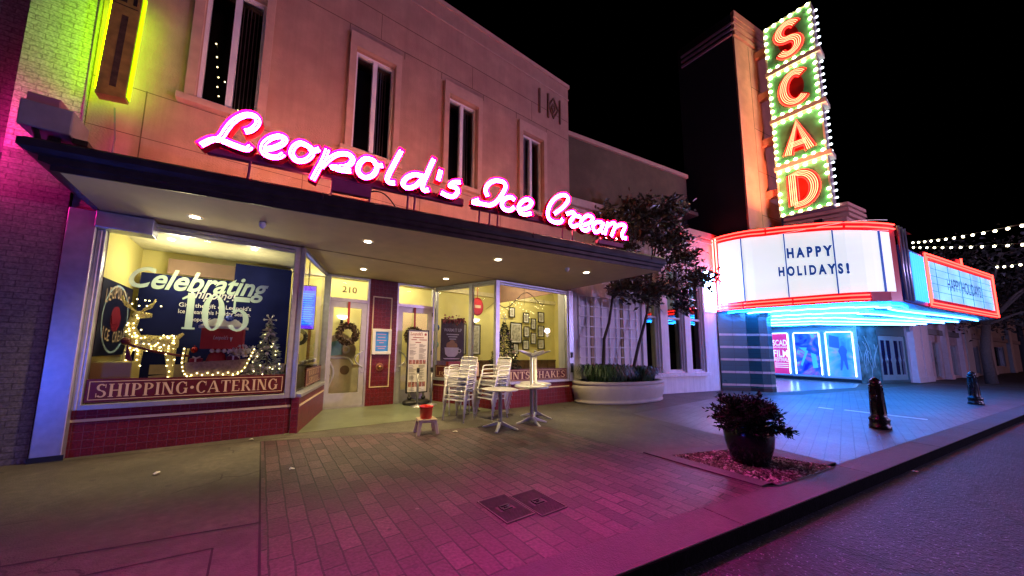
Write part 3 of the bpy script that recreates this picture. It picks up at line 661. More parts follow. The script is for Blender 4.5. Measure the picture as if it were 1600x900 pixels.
for x, y, z, e in [(1.7, 9.3, 3.7, 60), (3.6, 9.4, 3.7, 60), (6.3, 8.2, 3.9, 66), (8.6, 8.8, 3.9, 75)]:
    b = MB(); b.lathe([(.001, -.002), (.09, -.004), (.11, .0)], (x, y, z+.2 if z > 3.8 else 4.09), 14); d = obj('ceiling_lamp', b, emit('interior_lens', (1, .9, .68), 14), shop)
    lamp('ceiling_lamp_light', 'POINT', (x, y, z), e, (1, .86, .56), d, .15)
for x, y in ((-1.41, 7.24), (-1.2, 6.97), (-.24, 7.06)):
    b = MB(); b.lathe([(.001, 0), (.04, -.01), (.05, .012)], (x, y, 3.25), 14); d = obj('display_spot', b, emit('spot_lens', (1, .95, .8), 9), shop)
    lamp('display_spot_light', 'POINT', (x, y+.25, 2.75), 11, (1, .88, .52), d, .06)

# ================================================================== brick neighbour on the left
nb = thing('brick_building', 'old painted brick building left of the salmon shop, washed green above and pink below', 'building', (-3, 6.5, 0))
M_obrick = brick('old_painted_brick', (.14, .125, .115), (.11, .10, .095), (.07, .062, .058), .22, .075, .006, .8, 'UV', 0, .5, .8, dirt=.4, dirtcol=(.14, .12, .11))
b = MB(); NBF = Fr(0, 6.46)
b.box(-2.92, -2.315, 0, 3.95, -.6, 0, NBF); b.box(-14, -2.92, 0, 11, -1., -.35, NBF); obj('wall', b, M_obrick, nb)
b = MB(); b.box(-2.92, -2.315, 3.95, 11, -.6, .004, NBF); obj('brightened_brick', b, brick('brightened_brick', (.40, .37, .33), (.34, .31, .28), (.22, .20, .18), .22, .075, .006, .8, 'UV', 0, .5, .8, dirt=.4, dirtcol=(.2, .17, .15)), nb)  # paler copy of the brick so the green spill reads brighter
b = MB(); b.box(-14, -2.92, 3.9, 4.1, -.35, -.1, NBF); obj('ledge', b, M_conc2, nb)
# ================================================================== low wing between shop and theatre
AN = Fr(7.75, 6.75, 8.15, -1.25)
an = thing('theatre_annex', 'white rendered wing with tall narrow windows between the shop and the theatre tower', 'building', (11.8, 6.2, 0))
M_wht = mat('white_render', (.80, .78, .80), .7, var=.06, vs=4, bump=.15, bs=40, var2=.12, vs2=1., streak=.25)
M_tan = mat('tan_stucco', (.16, .115, .07), .85, var=.2, vs=3, bump=.3, bs=30, var2=.45, vs2=.6)
AW = [(3.66, 4.33, .80, 4.70), (4.86, 5.70, .80, 4.70), (6.18, 6.90, .80, 4.70)]
b = MB(); wall_holes(b, AN, .04, 8.24, 0, 6.0, AW, .3)
for p, q in ((3.42, 3.60), (4.40, 4.80), (5.76, 6.10), (6.96, 7.10)): b.box(p, q, .75, 4.9, 0, .07, AN)
obj('wall', b, M_wht, an)
b = MB(); b.box(3.3, 7.12, .60, .74, 0, .12, AN); obj('sill_course', b, M_wht, an, .01)
b = MB(); b.box(0, 8.24, 6.0, 6.12, -.3, .10, AN); b.box(0, 8.24, 6.16, 6.42, -.3, .14, AN); obj('parapet', b, mat('pink_cornice', (.62, .48, .46), .7), an, .012)
b = MB(); b.box(0, 8.24, 6.12, 6.16, -.3, .03, AN); obj('cornice_groove', b, M_groove, an)
for (a, c, d, e) in AW:
    b = MB(); b.frame(a+.002, c-.002, d+.002, e-.002, .045, -.16, -.06, AN); b.box(a+.045, c-.045, 2.72, 2.80, -.16, -.05, AN); w = obj('window', b, M_wht, an, .006)
    b = MB(); b.quad(a+.045, c-.045, d+.045, e-.045, -.11, AN); obj('pane', b, glass('annex_glass', (.35, .35, .37), 1.6), w)
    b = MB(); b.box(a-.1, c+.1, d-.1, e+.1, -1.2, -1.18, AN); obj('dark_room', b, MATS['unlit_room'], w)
b = MB(); b.shape([(.05, 6.43), (4.9, 6.43), (4.9, 7.25), (7.05, 7.25), (7.05, 8.92), (.05, 8.92)], -.8, -.35, AN); obj('upper_wall', b, M_tan, an)
b = MB(); b.box(.05, 7.1, 8.92, 9.08, -.85, -.28, AN); b.box(.05, 4.85, 6.45, 6.58, -.35, -.2, AN); obj('upper_coping', b, M_stucl, an, .01)
b = MB(); b.box(4.9, 7.05, 7.1, 7.25, -.8, .05, AN); b.box(4.0, 8.2, 6.4, 7.1, -1.3, -1.25, AN); obj('eave', b, mat('dark_eave', (.03, .025, .03), .7), an)
# trellis
tr = thing('wall_trellis', 'white square-grid garden trellis fixed to the annex wall behind the oval planter', 'trellis', tuple(AN.pt(1.9, .6)))
b = MB()
for k in range(9): b.box(.58, 3.2, .62+k*.325, .655+k*.325, .05, .08, AN)
for k in range(9): b.box(.58+k*.323, .615+k*.323, .62, 3.26, .028, .049, AN)
obj('lattice', b, M_white, tr)
b = MB()
for x in (1.08, 2.42): b.box(x, x+.12, .5, 3.2, 0, .027, AN)
obj('batten', b, mat('tan_batten', (.35, .27, .15), .7), tr)

# ================================================================== theatre
th = thing('theatre_building', 'tall dark theatre with an orange stucco tower front and a teal tiled lobby column', 'theatre', (17, 6, 0))
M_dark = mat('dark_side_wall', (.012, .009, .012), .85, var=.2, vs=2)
M_org = mat('orange_stucco', (.74, .36, .24), .8, var=.14, vs=2.2, bump=.3, bs=25, var2=.25, vs2=1.2)
TW = Fr(15.7, 4.35, .987, -.16)
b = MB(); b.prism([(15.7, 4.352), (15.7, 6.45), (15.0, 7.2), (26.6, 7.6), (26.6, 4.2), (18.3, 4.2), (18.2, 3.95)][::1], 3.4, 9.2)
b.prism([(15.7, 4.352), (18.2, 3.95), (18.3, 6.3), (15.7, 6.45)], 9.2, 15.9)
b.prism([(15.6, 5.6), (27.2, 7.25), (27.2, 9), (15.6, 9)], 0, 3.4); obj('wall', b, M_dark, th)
b = MB(); b.box(0, 2.5, 3.2, 14.75, 0, .06, TW)
for z in (14.83, 15.13, 15.43): b.box(0, 2.5, z, z+.2, .0, .10, TW)
b.box(0, 2.5, 15.66, 15.95, 0, .12, TW); obj('tower_front', b, M_org, th)
b = MB()
for z in (5.2, 7.1, 9., 10.9, 12.8): b.box(1.0, 2.5, z, z+.02, .06, .064, TW)
for x in (1.0,): b.box(x, x+.02, 5.2, 14.7, .06, .064, TW)
obj('tower_joints', b, M_groove, th)
b = MB()
for z in (14.85, 15.1, 15.35): b.bw(15.62, 15.698, 4.35, 6.3, z, z+.09)
obj('side_bands', b, mat('dull_pink_band', (.30, .16, .20), .7), th)
# stepped wing between tower and canopy roof
b = MB(); b.prism([(16.8, 3.95), (17.4, 2.0), (19.0, 1.8), (19.0, 4.0)], 5.2, 6.5)
for k in range(3): b.prism([(17.1, 3.6), (17.55, 1.95), (19.1, 1.7), (19.1, 3.6)], 6.56+k*.2, 6.68+k*.2)
obj('stepped_wing', b, M_org, th)
# tiled column
CP = [(15.56, 5.5), (16.45, 4.86), (16.66, 4.52), (16.92, 4.33), (17.25, 4.28), (17.5, 4.5), (17.5, 5.6)]
M_teal = brick('teal_tile', (.010, .075, .085), (.008, .062, .07), (.004, .02, .025), .56, .50, .006, .3, 'UV', 0, 0., .4, dirt=.3, dirtcol=(.01, .05, .06), coat=.3)
b = MB(); b.prism(CP, .14, 3.18); cl = obj('tiled_column', b, M_teal, th)
b = MB(); b.prism([(x-.01, y-.01) for x, y in CP], 0, .14); obj('plinth', b, M_black, cl)
b = MB()
for z in (.2, .70, 1.20, 1.70, 2.2):
    d = 0
    for (p, q) in zip(CP[:5], CP[1:6]):
        f = Fr(*p, q[0]-p[0], q[1]-p[1]); L = math.hypot(q[0]-p[0], q[1]-p[1])
        n = 2 if L > .8 else 1
        for i in range(n): b.box(i*L/n+.008, (i+1)*L/n-.008, z, z+.085, 0, .006, f)
obj('pale_stripe', b, mat('pale_pink_tile', (.52, .38, .36), .3), cl)
b = MB()
for k in range(5): b.prism([(17.0-.0+.0, 4.30-.02*k) if False else (x-.006*k-.01, y-.02*k-.01) for x, y in CP[2:6]]+[(17.5, 5.5), (16.6, 5.5)], 2.86+k*.06, 2.90+k*.06)
obj('capital_ring', b, M_teal, cl)
# lobby: poster wall, etched panel, doors
M_cy = mat('pale_blue_panel', (.46, .52, .55), .4, var=.05)
LP = Fr(27, 7.25, 0, -1)
b = MB(); b.box(0, 4.02, .18, 3.17, -.25, 0, LP); obj('lobby_wall', b, M_cy, th)
b = MB(); b.box(0, 4.02, 0, .18, -.25, .03, LP); obj('lobby_plinth', b, M_black, th)
EG = Fr(27, 3.23, 1.4, -.53); ED = Fr(28.4, 2.7, 2.8, -.75)
b = MB(); b.box(0, 1.497, 0, 3.17, -.1, 0, EG); eg = obj('etched_panel', b, mat('teal_etched_glass', (.05, .17, .18), .2, var=.6, vs=2.5), th)
b = MB(); random.seed(3)
for k in range(9):
    x, z = random.uniform(.2, 1.2), random.uniform(.3, 1.4)
    b.tube([EG.pt(x+.35*math.sin(k+i*.35)*i/9, z+i*.16, .004) for i in range(9)], .012, 4)
obj('etched_scrolls', b, mat('frosted_line', (.35, .5, .5), .6), eg)
b = MB(); b.box(0, 2.9, 2.62, 3.17, -.1, .0, ED); b.box(0, .08, 0, 2.62, -.1, .02, ED); b.box(2.78, 2.9, 0, 2.62, -.1, .02, ED); b.box(0, 2.9, 0, .16, -.1, .025, ED); obj('door_surround', b, mat('dark_teal_frame', (.03, .10, .11), .4), th)
for s0 in (.1, 1.44):
    b = MB(); b.box(s0, s0+1.32, .16, 2.6, -.05, -.0, ED); d = obj('lobby_door', b, mat('teal_door', (.16, .30, .33), .35), th)
    b = MB()
    for x in (.2, .76):
        o = [(s0+x, .45), (s0+x+.36, .45), (s0+x+.36, 1.1), (s0+x+.29, 1.25), (s0+x+.36, 1.4), (s0+x+.36, 2.35), (s0+x, 2.35), (s0+x, 1.4), (s0+x+.07, 1.25), (s0+x, 1.1)]
        b.shape(o, .001, .006, ED)
    obj('door_panes', b, mat('blue_black_glass', (.01, .015, .06), .08), d)
    b = MB(); b.tube([ED.pt(s0+.64, 1.1, .03), ED.pt(s0+.64, 1.5, .03)], .02, 6); obj('handle', b, M_alu, d)
M_tubew = emit('white_blue_tube', (.5, .8, 1), 5)
def poster_case(s0, s1, label, name, base):
    t = thing(name, label, 'poster case', tuple(LP.pt((s0+s1)/2, .3, 0)), 'lit poster cases in the theatre lobby')
    b = MB(); b.frame(s0-.09, s1+.09, .22, 2.83, .08, .0, .09, LP); obj('frame', b, M_cy, t)
    for x in (s0-.02, s1+.02):
        b = MB(); b.tube([LP.pt(x, .34, .10), LP.pt(x, 2.72, .10)], .022, 6); obj('light_tube', b, M_tubew, t)
    b = MB(); b.tube([LP.pt(s0, 2.76, .10), LP.pt(s1, 2.76, .10)], .018, 6); obj('light_tube', b, M_tubew, t)
    b = MB(); b.quad(s0, s1, .3, 2.74, .012, LP); p = obj('poster', b, base, t)
    return t, p
t, p = poster_case(.50, 1.26, 'lit case with the bright pink film festival poster, partly behind the teal column', 'poster_case', emit('pink_poster', (.80, .03, .17), .36))
b = MB()
for s_, z, h, w in (('SCAD', 2.02, .36, .66), ('FILM', 1.32, .44, .66), ('FESTIVAL', 1.04, .24, .66), ('SAVANNAH', 1.86, .10, .64)): put_text(b, s_, LP, .88, z, h*1.35, .016, w, .02)
for z in (.90, .78, .66): b.box(.58, 1.2, z, z+.045, .014, .016, LP)
obj('lettering', b, emit('poster_white', (.9, .75, .85), .5), p)
def art(name, ramp, scale, strength):
    m, n, l, bs_ = nt_new(name); tc = n.new('ShaderNodeTexCoord'); no = n.new('ShaderNodeTexNoise'); no.inputs['Scale'].default_value = scale; no.inputs['Distortion'].default_value = 1.2
    l.new(tc.outputs['UV'], no.inputs['Vector']); r = n.new('ShaderNodeValToRGB'); l.new(no.outputs[0], r.inputs[0])
    e = r.color_ramp.elements
    for i, (p_, c) in enumerate(ramp):
        q = e[i] if i < 2 else e.new(p_); q.position = p_; q.color = (*c, 1)
    l.new(r.outputs[0], bs_.inputs['Emission Color']); l.new(r.outputs[0], bs_.inputs['Base Color']); bs_.inputs['Emission Strength'].default_value = strength; bs_.inputs['Roughness'].default_value = .2
    return m
t, p = poster_case(1.56, 2.58, 'lit case with a deep blue and mauve abstract poster, middle of the lobby three', 'poster_case', art('blue_art', [(.32, (.01, .02, .5)), (.5, (.03, .12, .6)), (.58, (.28, .12, .5)), (.66, (.05, .4, .5)), (.75, (.35, .25, .2))], 1.6, .42))
b = MB(); b.shape([(1.72, 1.9), (2.0, 1.6), (2.05, 1.9)], .013, .016, LP); b.shape([(1.8, .8), (2.1, 1.7), (2.0, 1.75), (1.74, .9)], .013, .017, LP); b.shape([(2.25, .7), (2.45, .75), (2.4, 1.5), (2.2, 1.6)], .013, .016, LP)
obj('print_shapes', b, emit('teal_print', (.05, .35, .40), .6), p)
t, p = poster_case(2.88, 3.84, 'lit case with a pale blue poster of hazy shapes, nearest the lobby doors', 'poster_case', art('pale_art', [(.32, (.03, .16, .55)), (.48, (.06, .28, .70)), (.6, (.16, .30, .62)), (.7, (.42, .26, .40)), (.8, (.05, .4, .7))], 1.2, .42))
b = MB(); b.shape([(2.95, 1.95), (3.35, 1.85), (3.35, 2.5), (2.98, 2.62)], .013, .015, LP); b.shape([(3.3, .65), (3.36, .65), (3.45, 1.2), (3.54, .7), (3.6, .7), (3.57, 1.5), (3.62, 1.75), (3.5, 2.0), (3.4, 2.0), (3.28, 1.7), (3.36, 1.4)], .013, .016, LP)
obj('print_shapes', b, emit('dark_blue_print', (.02, .08, .32), .5), p)
for k, (s0, s1) in enumerate(((1.3, 1.52), (2.64, 2.84))):
    pass

# ================================================================== marquee
MQ = [(15.53, 5.5), (15.36, 5.05), (15.28, 4.6), (15.25, 4.2), (15.28, 3.84), (15.31, 3.4), (15.36, 3.03), (15.39, 2.65), (15.43, 2.28), (15.52, 1.9), (15.75, 1.5), (16.15, 1.15), (16.5, .97)]
MZ = [6.27, 6.25, 6.22, 6.18, 6.12, 6.07, 6.02, 5.96, 5.9, 5.82, 5.74, 5.68, 5.65]
class CurveFr:
    """frame that bends along a plan polyline; s is measured as 5.5 - y"""
    def __init__(s, off0=0.): s.off0 = off0
    def pt(s, a, z, off=0.):
        y = 5.5 - a; i = 0
        while i < len(MQ)-2 and MQ[i+1][1] > y: i += 1
        (x0, y0), (x1, y1) = MQ[i], MQ[i+1]; t = (y-y0)/(y1-y0)
        d = Vector((y1-y0, -(x1-x0))); d.normalize(); o = off + s.off0
        return Vector((x0+(x1-x0)*t+d.x*o, y+d.y*o, z))
    def top(s, a):
        y = 5.5 - a; i = 0
        while i < len(MQ)-2 and MQ[i+1][1] > y: i += 1
        return MZ[i]+(MZ[i+1]-MZ[i])*(y-MQ[i][1])/(MQ[i+1][1]-MQ[i][1])
CV = CurveFr()
mq = thing('theatre_marquee', 'curved theatre marquee with glowing white message boards edged in red neon', 'marquee', (20, 2.5, 3.17))
ZB = 3.17
SA, SB, SAz, SBz = (18.95, .63), (26.6, -.79), 5.14, 5.06
plan = MQ + [(18.4, .72), SA, SB, (28.4, -.35), (30.9, 2.2), (27.0, 7.2), (16.2, 6.6)]
b = MB()
S = [5.5-y for x, y in MQ]
for i in range(len(MQ)-1):
    b.face([CV.pt(S[i], ZB, 0), CV.pt(S[i+1]-.0001, ZB, 0), CV.pt(S[i+1]-.0001, MZ[i+1], 0), CV.pt(S[i], MZ[i], 0)])
b.face([(x, y, z) for (x, y), z in zip(MQ, MZ)] + [(18.4, .72, 5.65), (18.4, 4.2, 6.1), (15.9, 5.6, 6.27)])
b.prism([(16.52, .98), (18.4, .74), SA, SB, (28.4, -.35), (30.9, 2.2), (27.0, 7.2), (18, 4.2)], ZB+.004, 5.0)
obj('body', b, mat('red_marquee_paint', (.42, .012, .03), .35, var=.1), mq)
# white boards
M_board = emit('lit_white_board', (.80, .86, .88), .58, .05, .8)
b = MB(); n = 26; SW0, SW1 = .24, 4.42
for i in range(n):
    a, c = SW0+(SW1-SW0)*i/n, SW0+(SW1-SW0)*(i+1)/n
    b.face([CV.pt(a, ZB+.30, .03), CV.pt(c, ZB+.30-.0, .03), CV.pt(c, CV.top(c)-.30, .03), CV.pt(a, CV.top(a)-.30, .03)])
bd = obj('message_board', b, M_board, mq)
M_div = emit('blue_board_bar', (.01, .07, .35), .5)
for y in (4.46, 3.26, 2.13, 1.26):
    s_ = 5.5-y; b = MB(); b.box(s_-.015, s_+.015, ZB+.29, CV.top(s_)-.29, .03, .055, CV); obj('divider_bar', b, M_div, bd)
b = MB()
for k in range(7):
    z = ZB+.55+k*.34
    for i in range(n):
        a, c = SW0+(SW1-SW0)*i/n, SW0+(SW1-SW0)*(i+1)/n
        b.face([CV.pt(a, z, .034), CV.pt(c, z, .034), CV.pt(c, z+.012, .034), CV.pt(a, z+.012, .034)])
obj('letter_track', b, emit('board_track', (.70, .79, .84), .5), bd)
M_ltr = emit('blue_marquee_letter', (.005, .05, .28), .45)
b = MB(); put_text(b, 'H A P P Y', CV, 5.5-2.69, 4.80, .47, .045, 1.06, .05, rise=-.13); put_text(b, 'H O L I D A Y S !', CV, 5.5-2.67, 4.18, .44, .045, 1.60, .05, rise=-.1)
obj('lettering', b, M_ltr, bd)
M_red = emit('red_neon', (1, .022, .015), 11)
def neon(b, pts, r=.022): b.tube(pts, r, 6)
b = MB(); 
def along(z0, zf, s0, s1, off, n=26): return [CV.pt(s0+(s1-s0)*i/n, (CV.top(s0+(s1-s0)*i/n) if zf else 0)+z0, off) for i in range(n+1)]
for dz in (-.05, -.19):
    for s0, s1 in ((.04, 1.75), (1.8, 3.6), (3.64, 4.5)): neon(b, along(dz, True, s0, s1, .06, 14))
for dz in (.07, .2):
    for s0, s1 in ((.04, .95), (1.0, 2.3), (2.34, 3.95)): neon(b, along(ZB+dz, False, s0, s1, .06, 14))
obj('neon_border', b, M_red, mq)
b = MB()
neon(b, [CV.pt(.05, CV.top(.05)-.08, .06), CV.pt(.05, ZB+.1, .06), CV.pt(.17, ZB+.1, .06), CV.pt(.17, CV.top(.17)-.08, .06)])
obj('neon_border', b, emit('strong_red_neon', (1, .02, .015), 60), mq)
# return with blue ribs
RB = Fr(16.5, .97, 2.45, -.34)
b = MB(); b.box(.05, 2.42, ZB+.02, 4.98, .0, .03, RB); rb = obj('ribbed_panel', b, mat('deep_blue_panel', (.01, .07, .34), .4), mq)
b = MB()
for k in range(6): x = 1.05+k*.24; b.tube([RB.pt(x, ZB+.12, .07), RB.pt(x, 4.88, .07)], .025, 6)
obj('blue_tube', b, emit('blue_neon', (.05, .36, 1), 1.5), rb)
b = MB()
for k in range(3): b.tube([RB.pt(.1+k*.3, ZB+.05, .06), RB.pt(.1+k*.3, 5.6, .06)], .035, 8)
obj('chrome_pipe', b, M_alu, rb)
LS = Fr(14.78, 5.62, .75, -.12)
b = MB(); b.box(0, .74, 3.14, 4.85, -.2, 0, LS); ls = obj('side_panel', b, emit('white_cyan_panel', (.45, .78, 1), 1.2), mq)
b = MB()
for k in range(5): b.tube([LS.pt(.06+k*.14, 3.2, .03), LS.pt(.06+k*.14, 4.8, .03)], .026, 6)
obj('cyan_tube', b, emit('cyan_neon', (.24, .42, 1), 60), ls)
# front board
FS_ = Fr(*SA, SB[0]-SA[0], SB[1]-SA[1]); LF = math.hypot(SB[0]-SA[0], SB[1]-SA[1])
b = MB(); b.box(.02, LF, ZB, 5.12, -.02, .05, FS_); obj('front_case', b, MATS['red_marquee_paint'], mq)
b = MB(); b.box(.34, LF-.36, ZB+.32, 4.82, .05, .06, FS_); fb = obj('message_board', b, emit('lit_front_board', (.26, .66, .90), .52, .55, .8), mq)
b = MB()
for k in range(5): b.box(.95+k*1.25, .985+k*1.25, ZB+.32, 4.82, .06, .068, FS_)
for k in range(1, 5): b.box(.34, LF-.36, ZB+.32+k*.27, ZB+.335+k*.27, .06, .066, FS_)
obj('board_grid', b, emit('teal_grid_line', (.02, .22, .36), .6), fb)
b = MB(); put_text(b, 'HAPPY HOLIDAYS!', FS_, 3.9, 3.92, .66, .071, 3.9, .0); obj('lettering', b, M_ltr, fb)
b = MB()
for d in (.06, .17): neon(b, [FS_.pt(d, ZB+d, .08), FS_.pt(LF-d, ZB+d, .08), FS_.pt(LF-d, 5.12-d, .08), FS_.pt(d, 5.12-d, .08), FS_.pt(d, ZB+d, .08)], .022)
obj('neon_border', b, M_red, mq)
b = MB(); b.box(5.7, 6.3, 5.1, 5.7, -.5, -.4, FS_); fin = obj('roof_fin', b, MATS['red_marquee_paint'], mq)
b = MB(); neon(b, [FS_.pt(6.28, 5.1, -.36), FS_.pt(6.28, 5.75, -.36)], .03); obj('fin_neon', b, M_red, fin)
# underside
b = MB(); b.face([(x, y, ZB) for x, y in plan][::-1]); so_ = obj('soffit', b, mat('white_soffit', (.16, .30, .44), .35, var=.05), mq)
M_cyan = emit('cyan_soffit_neon', (.005, .19, 1), 34)
M_wcy = emit('white_soffit_neon', (.05, .34, 1), 26)
b1, b2 = MB(), MB()
for k in range(15):
    t = (k+.5)/15
    path = []
    for i in range(len(MQ)):
        x, y = MQ[i]; cx, cy = 27.2, 6.6
        path.append((x+(cx-x)*t*.85+.12, y+(cy-y)*t*.7+.06, ZB-.04))
    path += [(18.4+(27.4-18.4)*t*.85, .85+(5.8-.85)*t*.7, ZB-.04), (26.3+(29.5-26.3)*t*.8, -.55+(2.4+.55)*t*.75, ZB-.04)]
    sm = [(p[0], p[1]) for p in path]; sm = smooth(sm, 4); ph = k*1.7
    sm = [(x+.10*math.sin(i*.8+ph), y+.09*math.sin(i*1.1+ph*.6)) for i, (x, y) in enumerate(sm)]; cut = (0, 3, 8, 1, 5)[k % 5]; sm = sm[cut:len(sm)-(4, 0, 9, 2, 0, 6)[k % 6]]
    (b1 if k % 3 != 1 else b2).tube([(x, y, ZB-.05) for x, y in sm], .026, 5)
obj('soffit_neon', b1, M_cyan, so_); obj('soffit_neon', b2, M_wcy, so_)

# ================================================================== vertical blade sign
BS = Fr(17.0, 3.66, 0, -1)
bl = thing('blade_sign', 'vertical theatre blade sign of four stacked green boxes with red letters and bulbs', 'sign', (17.25, 3.0, 6.8))
M_green = mat('green_sign_enamel', (.12, .40, .17), .4, var=.25, vs=2.5)
M_pale = mat('pale_green_ledge', (.70, .72, .48), .6, var=.1)
M_mauve = mat('mauve_sign_edge', (.30, .22, .24), .5)
M_bulb = emit('bulb_glow', (.96, 1, .48), 13)
rb = random.Random(77)
M_bulbw = emit('cool_bulb_glow', (.78, .85, 1), 6)
M_glowfill = mat('red_glow_paint', (.30, .012, .006), .5, var=.3, vs=3)  # red neon glow inside the letters, painted as a backing shape
M_lred = mat('red_letter_enamel', (.60, .012, .01), .4)
M_lneon = emit('amber_letter_neon', (1, .42, .20), 1.8)
M_rneon = emit('red_halo_neon', (1, .02, .015), 6.)
def arcp(cx, cy, rx_, ry_, a0, a1, n=14): return [(cx+rx_*math.cos(R(a0+(a1-a0)*i/n)), cy+ry_*math.sin(R(a0+(a1-a0)*i/n))) for i in range(n+1)]
LET = {'S': [arcp(.5, .71, .26, .21, 25, 270, 14)+arcp(.5, .29, .26, .21, 90, -155, 14)],
       'C': [arcp(.56, .5, .33, .42, 48, 312, 22)],
       'A': [[(.2, .06), (.5, .93), (.8, .06)], [(.3, .32), (.7, .32)]],
       'D': [[(.24, .08), (.24, .92)]+arcp(.42, .5, .38, .42, 90, -90, 16)+[(.24, .08)]]}
boxes = [('S', 13.20, 15.22, 0), ('C', 11.08, 12.98, 0), ('A', 9.02, 10.86, 0), ('D', 6.9, 8.8, 0)]
Wd = 1.43
for ch, z0, z1, _ in boxes:
    b = MB(); b.box(0, Wd, z0, z1, -.55, 0, BS); cab = obj('letter_cabinet', b, M_mauve, bl, .01)
    b = MB(); b.box(.05, Wd-.05, z0+.05, z1-.05, .0, .012, BS); obj('green_face', b, M_green, cab)
    b = MB(); b.frame(0, Wd, z0, z1, .05, 0, .05, BS); obj('face_rim', b, M_pale, cab)
    b = MB(); b.shape([(Wd/2+x*1., (z0+z1)/2+z*1.) for x, z in ([(-.3, -.55), (.3, -.55), (.06, .5), (-.06, .5)] if ch == 'A' else [(.31*math.cos(a), .56*math.sin(a)) for a in [math.pi*i/12 for i in range(24)]])], .012, .02, BS); obj('red_glow_fill', b, M_glowfill, cab)
    tr_, nn, hl = MB(), MB(), MB(); H = (z1-z0)-.44; ww = Wd-.38
    for st in LET[ch]:
        path = [(.19+x*ww, z0+.22+z*H) for x, z in st]; closed = path[0] == path[-1]
        if closed: path[-1] = (path[0][0], path[0][1]+.0)
        tray(tr_, path, .27, BS, .05, .09, closed or ch in 'A', .15)
        for d in (-.085, -.03, .03, .085): nn.tube([BS.pt(x, z, .085) for x, z in offs(path, d)], .013, 5)
        for d in (-.15, .15): hl.tube([BS.pt(x, z, .035) for x, z in offs(path, d)], .012, 5)
    obj('letter', tr_, M_lred, cab); obj('letter_neon', nn, M_lneon, cab); obj('halo_neon', hl, M_rneon, cab)
    pts = []
    for k in range(6): pts += [(.10+k*(Wd-.2)/5, z0+.06, .05), (.10+k*(Wd-.2)/5, z1-.06, .05)]
    for k in range(1, 6): pts += [(.06, z0+.06+k*(z1-z0-.12)/6, .05), (Wd-.06, z0+.06+k*(z1-z0-.12)/6, .05)]
    bb = None
    for (x, z, o) in pts:
        P_ = BS.pt(x, z, o)
        if rb.random() < .05: continue
        if bb is None:
            b = MB(); b.ball((0, 0, 0), .055, 8, 5); bb = obj('bulb', b, M_bulb, cab, loc=P_-root_loc(cab))
        else:
            c = bb.copy(); COL.objects.link(c); c.location = P_-root_loc(cab)
    bb = None
    for k in range(7):
        P_ = BS.pt(Wd+.05, z0+.12+k*(z1-z0-.24)/6, -.45)
        if bb is None:
            b = MB(); b.ball((0, 0, 0), .04, 8, 5); bb = obj('edge_bulb', b, M_bulbw, cab, loc=P_-root_loc(cab))
        else:
            c = bb.copy(); COL.objects.link(c); c.location = P_-root_loc(cab)
for z0, z1 in ((12.98, 13.20), (10.86, 11.08), (8.8, 9.02)):
    b = MB(); b.box(-.04, Wd+.12, z0+.02, z1-.02, -.6, .12, BS); obj('ledge', b, M_pale, bl, .01)
for z in (7.9, 10.2, 12.3, 14.3):
    b = MB(); b.box(-.5, .0, z, z+.3, -.4, -.15, BS); obj('bracket', b, M_org, bl)

ul = thing('added_tower_light', 'added floodlight on the marquee roof brightening the orange tower', 'light fitting', (15.8, 2.5, 5.9))  # lamp added to brighten the tower front
b = MB(); b.bw(15.7, 16.0, 2.35, 2.55, 5.98, 6.12); b.tube([(15.85, 2.45, 5.6), (15.85, 2.45, 5.99)], .03, 8); obj('housing', b, M_black, ul)
lamp('added_tower_lamp', 'SPOT', (15.85, 2.6, 6.2), 1250, (1, .25, .13), ul, .1, 85, (16.3, 4.3, 11.5))

# ================================================================== pink script neon on the canopy
NF = Fr(-2.25, 5.25, .9870, -.1606)
ns = thing('neon_sign', 'long pink neon script sign standing along the dark canopy edge', 'neon sign', tuple(NF.pt(5, 3.6, 0)))
M_ptray = mat('pink_enamel_channel', (.50, .008, .03), .7, var=.08, spec=.05)
M_pneon = emit('pink_neon', (1, .03, .58), 205)
M_wallglow = emit('added_wall_glow', (1, .43, .29), 66)  # tubes added behind the letters to warm the stucco wall
M_prace = mat('pink_raceway', (.35, .05, .16), .5)
for nm, sts in NEON:
    tr_, nn = MB(), MB()
    for i, st in enumerate(sts):
        p_ = smooth(st, 5); w = .105
        tray(tr_, p_, w, NF, .02+.004*i, .11)
        for d in (-.021, .021): nn.tube([NF.pt(x, z, .085) for x, z in offs(p_, d)], .0115, 6)
    o = obj('letter' if nm != 'apostrophe' else 'apostrophe', tr_, M_ptray, ns)
    obj('neon_tube', nn, M_pneon, o)
    hb = MB()
    for st in sts: hb.tube([NF.pt(x, z, -.04) for x, z in smooth(st, 3)], .014, 5)
    obj('added_wall_tube', hb, M_wallglow, o)
b = MB(); b.box(1.5, 5.0, 3.90, 4.02, -.10, -.015, NF); b.box(5.15, 8.66, 3.90, 4.02, -.10, -.015, NF); b.box(2.95, 3.5, 3.72, 3.9, -.10, -.02, NF); b.box(8.0, 8.7, 3.70, 3.79, -.1, .0, NF); obj('raceway', b, M_prace, ns, .006)
for x in (1.95, 2.95, 3.48, 4.05, 4.16, 5.3, 5.5, 5.66, 7.1, 7.35, 8.1, 8.5):
    b = MB(); b.tube([NF.pt(x, 3.58, -.05), NF.pt(x+.015, 3.92, -.05)], .016, 6); obj('strut', b, M_prace, ns)
b = MB(); b.tube([NF.pt(3.5+.4*t, 3.82+.06*math.sin(t*3)-.22*t*t, -.03) for t in [i/8 for i in range(9)]], .011, 6); obj('cable', b, M_black, ns)

